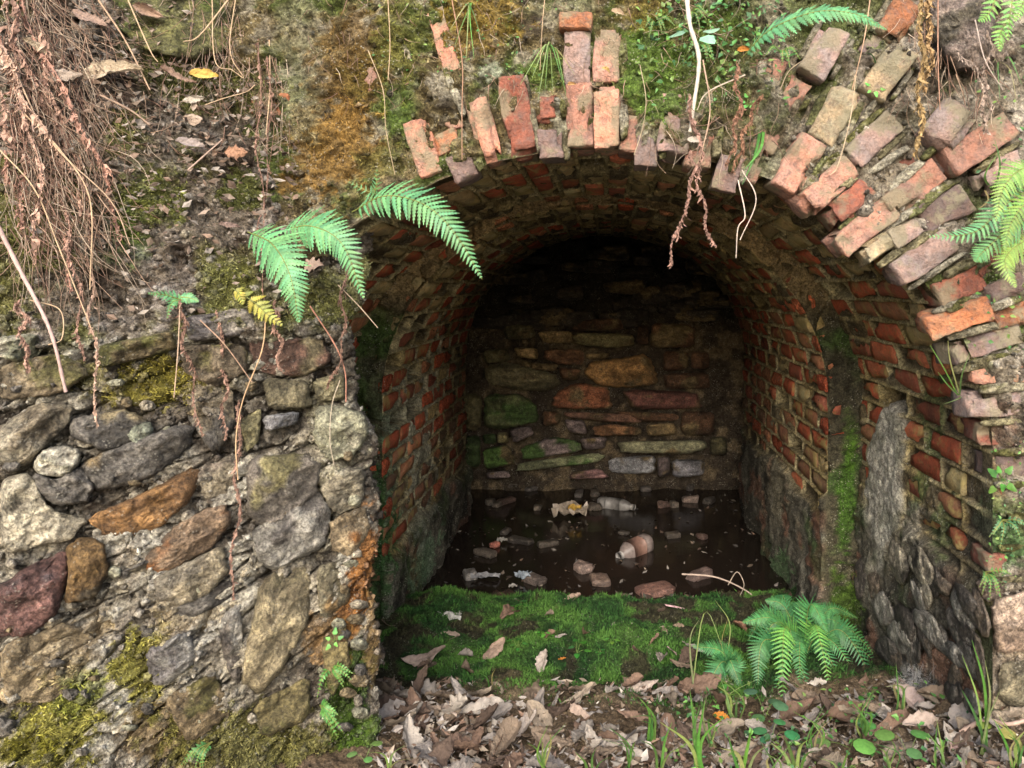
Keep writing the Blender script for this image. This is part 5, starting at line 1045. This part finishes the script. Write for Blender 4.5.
# litter fragments (uncountable)
def frag_stuff(n, fn, label, s):
    rr = random.Random(s); b = Buf()
    for _ in range(n):
        p, sz, c, vert = fn(rr); A = Vector((rr.uniform(-1, 1), rr.uniform(-1, 1), rr.uniform(-.5, .5))).normalized(); B = A.cross(Vector((rr.uniform(-.6, .6), -1 if vert else rr.uniform(-.6, .6), .3 if vert else 1))).normalized(); Cn = A.cross(B)
        w = rr.uniform(.25, .6); kf = rr.uniform(.6, 1.45)
        v = [p - A * sz * .5, p + B * sz * w * .5 + Cn * sz * .1, p + Cn * sz * rr.uniform(-.2, .2), p - B * sz * w * .5 + Cn * sz * .1, p + A * sz * .5]
        b.add(v, [(0, 1, 2), (0, 2, 3), (1, 4, 2), (2, 4, 3)], tuple(c * kf for c in c))
    o = link('leaf_litter', b.mesh('leaf_litter', M_DRY, False)); tag(o, label, 'leaf litter', kind='stuff')
def ff1(rr):
    u = rr.uniform(370, 1060); v = rr.uniform(682, 830); p = on_ground(u, v, rr.uniform(0, .014)); return p, rr.uniform(.012, .045), LC[rr.randrange(6)], False
frag_stuff(5200, ff1, 'broken leaf fragments covering the floor', 5)
def ff2(rr):
    z = rr.random()
    if z < .8: u, v = rr.uniform(0, 300), rr.triangular(-20, 260, 60)
    else: u, v = rr.uniform(100, 300), rr.uniform(60, 320)
    p = on_left(u, v, rr.uniform(.01, .045)); return p, rr.uniform(.006, .03), [C(.19, .15, .12), C(.12, .09, .07), C(.25, .22, .19), C(.17, .12, .09)][rr.randrange(4)], True
frag_stuff(1500, ff2, 'leaf crumbs and debris on the earth slope', 6)
def ff3(rr):
    p = Vector((rr.uniform(-.78, .78), 2.9 + 1.65 * rr.random()**1.6, 0)); p.z = max(WATER + .003, float(ground_h(np.array([p.x]), np.array([p.y]))[0]) + .01); return p, rr.uniform(.01, .04), LC[rr.randrange(6)] * rr.choice((.15, .3, .6)), False
frag_stuff(380, ff3, 'wet debris along the water edge', 8)

# ------------------------------------------------------------------ stones in the water and litter pieces
def pebble(loc, size, col, label, name='stone', seed=0, group='loose stones in the water', cat='stone'):
    p, f = rbox((6, 5, 4), size, min(size) * .32, min(size) * .16, 1.4 / max(size) * 2, seed, .5); a = seed * 1.3; c, s = math.cos(a), math.sin(a)
    p = np.stack([p[:, 0] * c - p[:, 1] * s, p[:, 0] * s + p[:, 1] * c, p[:, 2]], 1); p = p + np.array(loc)
    cc = np.tile(col, (len(p), 1)) * (1 + .3 * fbm(p, 30, 3, seed))[:, None]
    return tag(link(name, mesh_np(name, p, f, cc, mat=M_WETR)), label, cat, group)
def wat(u, v, off=0.): Y = -(WATER + off) * F / (v - V0); return at(u, v, Y)
PB = [(700, 484, (.16, .1, .09), C(.3, .22, .17), 'pinkish loose stone at the right foot of the far wall'), (712, 478, (.09, .07, .06), C(.36, .32, .2), 'pale loose stone atop the pinkish one'), (590, 473, (.2, .08, .06), C(.26, .15, .14), 'flat pinkish stone at the base of the far wall'), (500, 478, (.08, .06, .05), C(.25, .2, .2), 'small grey stone at the left base of the far wall'),
      (522, 474, (.09, .05, .04), C(.26, .18, .18), 'small rosy stone left of the far wall base'), (640, 485, (.1, .06, .04), C(.2, .13, .12), 'dark stone under the blue-grey slab'), (560, 482, (.08, .07, .05), C(.2, .1, .09), 'reddish stone in the water before the wall'), (495, 545, (.05, .04, .03), C(.32, .12, .09), 'small red brick chip in the dark water'),
      (583, 568, (.09, .07, .05), C(.2, .15, .13), 'brownish stone in the water left of the brown bottle'), (655, 590, (.15, .1, .03), C(.18, .1, .08), 'flat reddish stone at the water edge'), (600, 580, (.1, .08, .03), C(.14, .1, .08), 'dark flat stone in shallow water'), (690, 500, (.1, .05, .05), C(.16, .12, .1), 'dark stone near the right wall in the water'),
      (620, 600, (.07, .05, .03), C(.16, .11, .09), 'small dark stone at the far moss edge'), (535, 580, (.09, .06, .04), C(.1, .08, .07), 'dark stone behind the white debris'), (700, 575, (.12, .06, .04), C(.14, .1, .09), 'low dark stone by the pale twig'), (470, 575, (.08, .05, .04), C(.2, .19, .18), 'grey stone near the left wall in the water')]
rq = random.Random(9)
WB = set()
for k in range(30):
    u, v = rq.uniform(478, 730), rq.triangular(474, 560, 478); a_, b2 = rq.uniform(.04, .13), rq.uniform(.03, .08)
    ci_ = rq.randrange(4); lb = ('small ' if a_ < .07 else ('mid-sized ' if a_ < .1 else 'wide ')) + ('brownish', 'dark', 'greyish', 'reddish')[ci_] + ' broken stone ' + ('below the mossy green stones', 'below the long grey-green slab', 'between the wrapper and the wall', 'beside the clear bottle', 'below the blue-grey slabs', 'by the right tunnel wall')[min(5, int((u - 478) / 42))] + (', against the far wall' if v < 500 else ', in open water')
    if lb in WB: continue
    WB.add(lb); PB.append((u, v, (a_, b2, b2 * .6), [C(.09, .075, .06), C(.05, .042, .036), C(.12, .108, .10), C(.08, .05, .04)][ci_] * rq.uniform(.6, 1.1), lb))
for k, (u, v, sz, c, lb) in enumerate(PB):
    lb = lb or ('broken stone in the rubble strip at the foot of the far wall' if v < 500 else 'dark broken stone lying in the shallow water')
    pebble(wat(u, v, .01), sz, c, lb, seed=k + 1, group='loose stones in the water' if k < 16 else ('rubble at the far wall' if v < 500 else 'dark stones in the shallow water'))
def bottle(u, v, L_, R_, ang, tiltz, label, matb, matl, s):
    base = wat(u, v, R_ * .45); root = empty('plastic_bottle', base, label, 'bottle')
    d = Vector((math.cos(ang), math.sin(ang), tiltz)).normalized(); A = d.cross(Vector((0, 0, 1))).normalized(); B = A.cross(d)
    def lathe(name, prof, mat, sq=.18):
        bb = Buf(); ns = 16; v_ = []
        for x, r in prof:
            for k in range(ns):
                t = 2 * math.pi * k / ns; q = 1 + sq * (math.cos(4 * t)) * -.35
                v_.append(base + d * x + (A * math.cos(t) + B * math.sin(t)) * r * q)
        n = len(prof); f = [(i * ns + k, i * ns + (k + 1) % ns, (i + 1) * ns + (k + 1) % ns, (i + 1) * ns + k) for i in range(n - 1) for k in range(ns)] + [tuple(range(ns)), tuple(range((n - 1) * ns, n * ns))[::-1]]
        bb.add(v_, f, (.5, .5, .5)); link(name, bb.mesh(name, mat), root)
    lathe('bottle_body', [(-L_ * .5, R_ * .8), (-L_ * .48, R_), (-L_ * .3, R_ * 1.02), (-L_ * .28, R_ * .94), (-L_ * .26, R_), (L_ * .2, R_), (L_ * .34, R_ * .72), (L_ * .42, R_ * .4), (L_ * .46, R_ * .36)], matb)
    lathe('label', [(-L_ * .24, R_ * 1.03), (L_ * .18, R_ * 1.03)], matl)
    lathe('cap', [(L_ * .44, R_ * .44), (L_ * .54, R_ * .44)], M_CAP, 0)
bottle(634, 549, .19, .046, math.radians(222), -.12, 'brown labelled plastic bottle lying in the dark water', plain('grimy_plastic', (.16, .13, .12), .5), M_LABEL, 1)
bottle(616, 505, .22, .038, math.radians(-28), .02, 'clear grey plastic bottle lying behind the brown labelled one', plain('grey_plastic', (.13, .125, .12), .5), plain('clear_label', (.15, .145, .14), .5), 2)
def crumple(name, loc, size, mat, label, cat, seed, flat=.6):
    r = random.Random(seed); n = 9; b = Buf(); v = []
    for i in range(n):
        for j in range(n):
            x, y = i / (n - 1) - .5, j / (n - 1) - .5
            v.append(Vector(loc) + Vector(((x + r.uniform(-.05, .05)) * size[0], (y * .8 + r.uniform(-.08, .08)) * size[1], (r.uniform(0, 1) * flat + .15 * math.sin(9 * x + 5 * y)) * size[2])))
    b.add(v, [(i * n + j, i * n + j + 1, (i + 1) * n + j + 1, (i + 1) * n + j) for i in range(n - 1) for j in range(n - 1)], (.5, .5, .5))
    return tag(link(name, b.mesh(name, mat, False)), label, cat)
g0 = on_ground(443, 622, .008)
crumple('crumpled_wrapper', g0, (.13, .07, .05), plain('grey_wrapper', (.26, .26, .24), .6), 'crumpled grey plastic wrapper on the left of the moss', 'wrapper', 1)
crumple('crumpled_wrapper', wat(570, 514, .02), (.19, .14, .10), plain('pale_wrapper', (.24, .2, .16), .5), 'crumpled pale wrapper in the water left of the clear bottle', 'wrapper', 2)
crumple('crumpled_wrapper', wat(575, 509, .06), (.07, .05, .04), M_YEL, 'yellow scrap of wrapper on the crumpled pale one', 'wrapper', 3)
crumple('plastic_scrap', wat(502, 541, .012), (.05, .04, .03), M_FOIL, 'white plastic scrap near the moss edge, left half of the water', 'litter', 4)
crumple('plastic_scrap', wat(523, 577, .02), (.07, .05, .04), plain('blue_grey_scrap', (.17, .2, .23), .5), 'blue grey scrap at the far moss edge', 'litter', 5)
crumple('plastic_scrap', wat(513, 587, .012), (.035, .03, .02), M_FOIL, 'tiny white scrap in front of the blue grey one', 'litter', 6)
crumple('plastic_scrap', wat(506, 484, .01), (.07, .04, .04), M_FOIL, 'white scrap at the left foot of the far wall', 'litter', 7)
crumple('plastic_scrap', wat(525, 487, .01), (.06, .04, .03), plain('lilac_scrap', (.4, .38, .46), .5), 'lilac grey scrap beside the white one by the far wall', 'litter', 8)
crumple('plastic_scrap', wat(575, 487, .01), (.05, .03, .03), M_RED, 'small red scrap in front of the far wall', 'litter', 9)
crumple('plastic_scrap', wat(485, 577, .01), (.12, .05, .03), plain('grey_foam', (.16, .16, .165), .6), 'pale grey scraps strip at the left water edge', 'litter', 10)
ball = empty('toy_ball', wat(617, 478, .06), 'tiny blue green and yellow ball against the far stone wall', 'ball')
def cap(name, z0, z1, mat):
    bb = Buf(); ns, m = 14, 5; v = []; R_ = .028; c = Vector(ball.location)
    for i in range(m + 1):
        la = z0 + (z1 - z0) * i / m
        for k in range(ns): v.append(c + Vector((math.cos(la) * math.cos(6.2832 * k / ns), math.cos(la) * math.sin(6.2832 * k / ns), math.sin(la))) * R_)
    bb.add(v, [(i * ns + k, i * ns + (k + 1) % ns, (i + 1) * ns + (k + 1) % ns, (i + 1) * ns + k) for i in range(m) for k in range(ns)], (.5, .5, .5)); link(name, bb.mesh(name, mat), ball)
cap('top_band', .35, 1.57, M_BLUE); cap('middle_band', -.3, .35, M_GRN); cap('bottom_band', -1.57, -.3, M_YEL)
crumple('plastic_scrap', wat(616, 487, .02), (.07, .04, .05), plain('orange_scrap', (.4, .12, .05), .5), 'orange red scrap just under the tiny ball', 'litter', 12)
stem_thing('twig', [(*[682], 574, 3.1), (715, 577, 3.05), (745, 590, 2.95), (764, 606, 2.88)], .004, .0025, (.38, .3, .25), 'pale dead twig lying across the water edge at the right', 'twig')
def gpt(u, v, off): p = on_ground(u, v, off); return (u, V0 - F * p.z / p.y, p.y)
stem_thing('twig', [gpt(642, 607, .01), gpt(665, 609, .015), gpt(690, 613, .01), gpt(702, 616, .01)], .0045, .003, (.5, .32, .34), 'pinkish bare stick on the far moss edge', 'twig')
stem_thing('twig', [(728, 585, 3.0), (737, 572, 3.0), (744, 584, 2.98), (740, 596, 2.95)], .002, .0015, (.36, .3, .24), 'thin curled stem looping over the pale twig', 'twig')
stem_thing('twig', [gpt(960, 745, .03), gpt(985, 738, .04), gpt(1010, 742, .04), gpt(1035, 735, .04)], .005, .004, (.42, .3, .24), 'pinkish brown stick in the litter at the right edge', 'twig')

# ------------------------------------------------------------------ grass tufts and seedlings
def blade(parent, pts, w, col, name='blade', seed=0):
    sp = spline(pts, 12); b = Buf(); v = []; n = len(sp)
    S = Vector((1, .2, 0)); T = sp[-1] - sp[0]; S = (S - T * S.dot(T) / max(T.length_squared, 1e-9)).normalized()
    for i, p in enumerate(sp):
        k = w * (1 - (i / (n - 1))**2.2) + .0003; v += [p - S * k, p + Vector((0, k * .7, 0)), p + S * k]
    b.add(v, [(3 * i + j, 3 * i + j + 1, 3 * i + j + 4, 3 * i + j + 3) for i in range(n - 1) for j in (0, 1)], col)
    return link(name, b.mesh(name, M_FERN), parent)
GR = (.10, .21, .045); GR2 = (.07, .16, .04); GRY = (.22, .25, .09)
def tuft(base, ends, label, w=.0022, group='grass tufts', col=None, seed=0):
    r = random.Random(seed); root = empty('grass_tuft', base, label, 'grass', group)
    for m, t in ends: blade(root, [base + Vector((r.uniform(-.012, .012), 0, 0)), m, t], w * r.uniform(.7, 1.2), [c * r.uniform(.8, 1.2) for c in (col or (GR, GR2, GRY)[r.randrange(3)])])
    return root
def gt(u, v, tips, label, w=.003, seed=0, dY=-.05, col=None):
    b0 = on_ground(u, v); tuft(b0, [(at(mu, mv, b0.y + dY * .6), at(tu, tv, b0.y + dY * 1.2)) for mu, mv, tu, tv in tips], label, w, seed=seed, col=col)
gt(700, 780, [(695, 735, 690, 690), (702, 740, 730, 712), (690, 745, 660, 722), (698, 745, 705, 700), (694, 735, 700, 705)], 'tall grass blades left of the floor ferns at the bottom edge', .0045, 1)
gt(690, 690, [(690, 640, 700, 618), (705, 612, 727, 660)], 'arched pale grass blade curving over the moss', .0022, 2, col=GRY)
gt(727, 665, [(730, 625, 715, 600), (722, 640, 728, 618)], 'slim grass blade beside the arched one', .002, 3, col=GRY)
gt(660, 785, [(655, 750, 640, 740), (664, 745, 672, 722), (668, 755, 690, 745)], 'low grass tuft at the bottom edge, centre right', .004, 4)
gt(745, 785, [(738, 755, 720, 748), (748, 745, 752, 728), (755, 755, 775, 742), (735, 760, 728, 735)], 'leafy grass tuft beneath the small floor fern', .005, 5)
gt(795, 780, [(790, 750, 783, 735), (800, 748, 812, 738), (806, 755, 822, 750), (785, 755, 770, 742)], 'short grass tuft under the large fern clump', .004, 6)
gt(985, 755, [(978, 700, 962, 655), (985, 690, 972, 640), (990, 700, 985, 660), (975, 715, 962, 690), (988, 720, 1000, 690)], 'tall grass tuft at the foot of the right jamb', .0035, 7)
gt(590, 790, [(586, 765, 575, 752), (592, 760, 596, 748), (598, 765, 612, 756)], 'small grass tuft at the bottom centre', .003, 8)
gt(390, 775, [(384, 755, 366, 752), (392, 755, 405, 745), (396, 762, 415, 758)], 'sparse grass at the bottom by the left wall', .0025, 9, col=GRY)
gt(840, 785, [(835, 765, 820, 758), (845, 760, 850, 748), (850, 768, 868, 762)], 'small grass tuft at the bottom right of centre', .003, 10)
gt(490, 690, [(487, 678, 478, 672), (492, 676, 496, 668)], 'tiny grass sprig where moss meets leaf litter', .002, 11)
def ft(u, v, tips, label, w=.0018, seed=0, on=on_face, col=None):
    b0 = on(u, v, .01); tuft(b0, [(on(mu, mv, .06), on(tu, tv, .075)) for mu, mv, tu, tv in tips], label, w, seed=seed, col=col)
ft(548, 52, [(545, 45, 532, 78), (548, 48, 545, 92), (552, 46, 562, 80), (556, 48, 575, 75), (544, 46, 520, 85), (550, 50, 553, 96), (540, 48, 528, 62), (556, 50, 566, 95), (548, 44, 538, 100)], 'fine grass tuft sprouting beside the crown bricks', .0012, 21)
ft(468, 2, [(464, 20, 455, 45), (470, 20, 474, 58), (462, 10, 450, 30), (474, 15, 482, 40), (468, 20, 466, 62)], 'wispy grass hanging from the top over brown moss', .0012, 22)
ft(1000, 60, [(1010, 58, 1022, 85), (998, 70, 1000, 100), (1010, 70, 1018, 110)], 'thin grass drooping near the top right fern', .0018, 23)
ft(990, 190, [(985, 175, 1000, 150), (1000, 185, 1012, 210), (988, 200, 978, 210), (1000, 165, 995, 140)], 'green grass blades beside the right edge bricks', .0025, 24)
ft(765, 130, [(760, 150, 744, 170), (755, 155, 742, 185)], 'dangling green blade right of the arch crown', .003, 25)
ft(955, 395, [(945, 370, 930, 345), (950, 360, 948, 340), (962, 375, 970, 352), (948, 385, 938, 372), (960, 398, 944, 404)], 'little grass tuft growing from the right arch joint', .0015, 26)
ft(875, 65, [(872, 55, 862, 52)], 'tiny blade above the tan arch brick', .0015, 27)
for k, (u, v, lb) in enumerate([(650, 745, 'thin grass left of the tall blades at the front'), (712, 748, 'grass sprig right beside the tall blades'), (735, 722, 'grass blades in the litter under the small fern'), (775, 790, 'grass at the bottom edge beneath the blue-green weed'), (815, 760, 'grass sprig between weed and bottom edge'), (865, 742, 'grass blades right of the fern clump base'),
                          (890, 775, 'grass at the bottom edge under the cobweb'), (940, 770, 'grass at the bottom edge left of the right jamb'), (1015, 770, 'grass in the bottom right corner'), (900, 715, 'fine grass at the foot of the slaty wall'), (625, 770, 'small grass right of bottom centre'), (545, 775, 'sparse grass left of bottom centre')]):
    q_ = random.Random(k * 3 + 1)
    gt(u, v, [(u + q_.uniform(-9, 9), v - q_.uniform(18, 30), u + q_.uniform(-26, 26), v - q_.uniform(24, 55)) for _ in range(q_.randrange(4, 8))], lb, q_.uniform(.002, .0038), 60 + k)
rr = random.Random(88); b = Buf()
for k in range(900):
    z = rr.random()
    if z < .34: u, v, on, sz, nd = rr.uniform(635, 790), rr.triangular(-15, 120, 10), on_face, .018, Vector((0, -1, .5))
    elif z < .46: u, v, on, sz, nd = rr.uniform(370, 560), rr.uniform(-15, 80), on_face, .010, Vector((0, -1, .5))
    elif z < .58: u, v, on, sz, nd = rr.uniform(975, 1035), rr.uniform(-10, 350), on_face, .013, Vector((-.2, -1, .4))
    elif z < .68: u, v, on, sz, nd = rr.uniform(985, 1035), rr.uniform(440, 600), on_face, .009, Vector((-.3, -1, .3))
    else: u, v, on, sz, nd = rr.triangular(630, 1020, 760), rr.uniform(700, 790), (lambda a, b_, c_: on_ground(a, b_, c_)), .017, Vector((0, -.4, 1))
    p = on(u, v, rr.uniform(.01, .05)); N_ = (nd + Vector((rr.uniform(-.6, .6), rr.uniform(-.5, .5), rr.uniform(-.5, .5)))).normalized(); D = N_.orthogonal().normalized(); D = (D * math.cos(k) + N_.cross(D) * math.sin(k)); S = N_.cross(D); L_ = sz * rr.uniform(.4, 1.2); w = L_ * rr.uniform(.2, .4)
    kf = rr.uniform(.5, 1.3); c = [(.07, .20, .05), (.10, .24, .05), (.16, .25, .06), (.06, .16, .06)][rr.randrange(4)]
    b.add([p, p + D * L_ * .35 + S * w + N_ * w * .3, p + D * L_, p + D * L_ * .35 - S * w + N_ * w * .3, p + D * L_ * .45], [(0, 1, 4), (1, 2, 4), (2, 3, 4), (3, 0, 4)], tuple(x * kf for x in c))
tag(link('ground_cover', b.mesh('ground_cover', M_FERN, False)), 'small green leaves of creeping weeds on bank and litter', kind='stuff')
def seedling(loc, size, label, nrm=(0, 0, 1), n=6, col=(.10, .32, .06), seed=0, group='small seedlings', cat='seedling', name='seedling', roundl=False):
    r = random.Random(seed); root = empty(name, loc, label, cat, group); N_ = Vector(nrm).normalized(); A = N_.orthogonal().normalized(); B = N_.cross(A)
    for k in range(n):
        a = 6.283 * k / n + r.uniform(-.4, .4); D = A * math.cos(a) + B * math.sin(a); S = N_.cross(D); h_ = size * r.uniform(.2, .9); st = Vector(loc) + D * size * r.uniform(.2, .7) + N_ * h_
        b = Buf(); tube(b, [Vector(loc), Vector(loc).lerp(st, .6) + N_ * h_ * .2, st], .0007, .0005, (.2, .3, .08), 3)
        L_ = size * r.uniform(.5, .8); w = L_ * (.5 if roundl else .34); m = 10; v = [st + D * L_ * .5 + N_ * L_ * .03]; 
        for j in range(m + 1):
            t = j / m * 2 * math.pi; rad = 1 if roundl else (1 + .22 * math.cos(3 * t + 3.14))
            v.append(st + D * (L_ * .5 - L_ * .5 * math.cos(t) * rad) + S * w * math.sin(t) * rad - N_ * L_ * .12 * (.5 - .5 * math.cos(t)))
        b.add(v, [(0, j, j + 1) for j in range(1, m + 1)], [c * r.uniform(.75, 1.25) for c in col]); link('leaf', b.mesh('leaf', M_FERN), root)
    return root
SD = [(447, 600, .05, 'bushy seedling patch near the back left of the moss', 10), (475, 583, .05, 'dark seedling cluster at the far left moss edge', 9), (518, 650, .03, 'seedling beside the long brown leaf on the moss', 6), (545, 640, .03, 'seedling in the middle of the moss', 7), (520, 637, .02, 'tiny seedling behind the middle one', 5),
      (577, 655, .035, 'three-leaf seedling right of the orange leaf', 6), (590, 640, .02, 'tiny seedling near the brown leaves on moss', 5), (612, 646, .03, 'bright seedling on the right of the moss', 6), (520, 610, .03, 'seedling at the far centre of the moss', 7), (600, 655, .02, 'small seedling just in front of the bright one', 5),
      (424, 588, .035, 'seedling against the left tunnel wall', 6), (870, 640 + 60, .03, 'seedling right of the fern clump', 5)]
for k, (u, v, s, lb, n) in enumerate(SD): seedling(on_ground(u, v, .006), s, lb, n=n, seed=k, col=(.045, .16, .03) if k not in (3, 7) else (.10, .26, .04))
for k, (u, v, s, lb, sid, c) in enumerate([(320, 705, .05, 'small leafy plant on the lower right of the stone wall', 'L', (.13, .40, .10)), (332, 665, .04, 'leafy plant just above the lower wall plant', 'L', (.12, .38, .09)), (212, 742, .035, 'tiny green plant low on the stone wall', 'L', (.10, .32, .10)), (335, 640, .02, 'tiny sprig on the corner moss', 'L', (.1, .3, .06)),
                                        (985, 572, .03, 'small green plant on the right brick jamb', 'R', (.12, .36, .1)), (1002, 520, .035, 'pale green plant between right jamb bricks', 'R', (.12, .34, .16)), (700, 45, .04, 'green ivy-like seedling at the top by the pale root', 'R', (.12, .36, .1)), (780, 52, .035, 'round-leaved seedling under the long pale fern', 'R', (.09, .30, .06)), (655, 25, .03, 'small green plant on the moss near the top', 'R', (.08, .28, .07)),
                                        (872, 92, .02, 'tiny green shoot on the yellowish arch brick', 'R', (.13, .4, .07)), (970, 8, .04, 'leafy sprig at the top right', 'R', (.12, .3, .06)), (748, 105, .02, 'tiny clover on the tangle right of the crown', 'R', (.1, .33, .07)), (690, 15, .03, 'green sprig left of the ivy at the top', 'R', (.1, .3, .08))]):
    on = on_left if sid == 'L' else on_face
    if s >= .03:
        rp = random.Random(k + 5); b0 = on(u, v, .015); root = empty('fern', b0, lb, 'fern', 'small plants on the walls')
        for j in range(6):
            a_ = rp.uniform(-2.9, .6); L0 = s * rp.uniform(.8, 1.6); q1 = b0 + Vector((math.cos(a_) * L0 * .5, -.03, math.sin(a_) * L0 * .4 + .008)); q2 = b0 + Vector((math.cos(a_) * L0, -.035, math.sin(a_) * L0 * .9 - .01))
            frond(root, [b0, q1, q2], s * .30, tuple(x * .62 for x in c), 8, (0, -1, .4), seed=rp.randrange(999), sub=False, wide=.42, teeth=4, bell=.2, start=.2)
        continue
    seedling(on(u, v, .03), s, lb, nrm=(.1, -1, .35), n=7 if s > .03 else 5, col=c, seed=50 + k, group='small plants on the walls')
# maidenhair runs on the damp wall
for k, (u, v) in enumerate([(838, 470), (842, 500), (840, 545), (846, 580), (835, 450), (1005, 480)]):
    x, y = (.80 if u < 900 else .9), None; Y = F * .88 / (u - U0); p = at(u, v, Y - .03)
    seedling(p, .03, ['highest tiny plant on the green wall streak', 'second tiny plant down the green wall streak', 'third tiny plant down the green wall streak', 'lowest tiny plant on the green wall streak', 'faint sprig topping the green wall streak', 'small plant on the lower right bricks'][k], nrm=(-.7, -.7, .2), n=6, col=(.09, .26, .04), seed=90 + k, group='small plants on the walls')
# round-leaved weeds in front
for k, (u, v, s, lb, n) in enumerate([(765, 722, .06, 'blue-green round-leaved weed in front of the fern clump', 4), (772, 745, .055, 'round-leaved weed at the bottom below the fern', 4), (850, 752, .07, 'bright broad round leaf plant at the bottom right of centre', 3), (910, 762, .06, 'bright broad leaf plant at the bottom under the cobweb', 3), (1000, 735, .05, 'yellow green leaf plant at the right bottom corner', 3), (365, 765, .04, 'pale green leaf sprig at the bottom by the wall', 3), (730, 690, .03, 'small shoot by the small floor fern', 4)]):
    seedling(on_ground(u, v, .01), s, lb, n=n, seed=130 + k, col=(.07, .20, .09) if k < 2 else ((.28, .33, .07) if k == 4 else (.12, .29, .07)), roundl=True, group='weeds at the front', cat='weed', name='weed')
# pale ivy leaf at the top
iv = seedling(on_face(700, 48, .06), .065, 'pale mint ivy leaf beside the thick pale root', nrm=(-.2, -.6, .8), n=3, col=(.22, .40, .27), seed=160, name='ivy', cat='ivy', group='ivy at the top', roundl=False)
# white fluff where the big frond starts
crumple('cobweb_tuft', on_left(349, 206, .03), (.05, .03, .06), plain('white_web', (.6, .6, .58), .8), 'white fluffy tuft of web where the arching fern starts', 'cobweb', 20, 1.)
# cobweb over the litter at the right
b = Buf(); rr = random.Random(77)
def wp():
    a = rr.uniform(0, 6.28); r_ = rr.random()**.6; return (935 + 46 * r_ * math.cos(a), 695 + 26 * r_ * math.sin(a) - 10 * r_)
for k in range(420):
    p, q_ = wp(), wp(); yy = 1.95
    A_, B_ = at(p[0], p[1], yy + .12 * rr.random()), at(q_[0], q_[1], yy + .12 * rr.random()); m_ = (A_ + B_) / 2 - Vector((0, 0, .012 * rr.random()))
    tube(b, spline([A_, m_, B_], 5), .00016, .00016, (.5, .5, .5), 3)
o = link('cobweb', b.mesh('cobweb', M_WEB)); tag(o, 'grey funnel cobweb spread over the leaf litter at the right wall foot', 'cobweb')
for o in list(SC.objects):
    if o.type == 'MESH' and o.parent is None and o.get('kind') is None and not o.get('label'): print('UNLABELLED', o.name)
print('TRIS', sum(len(o.data.polygons) for o in SC.objects if o.type == 'MESH'), len(SC.objects))
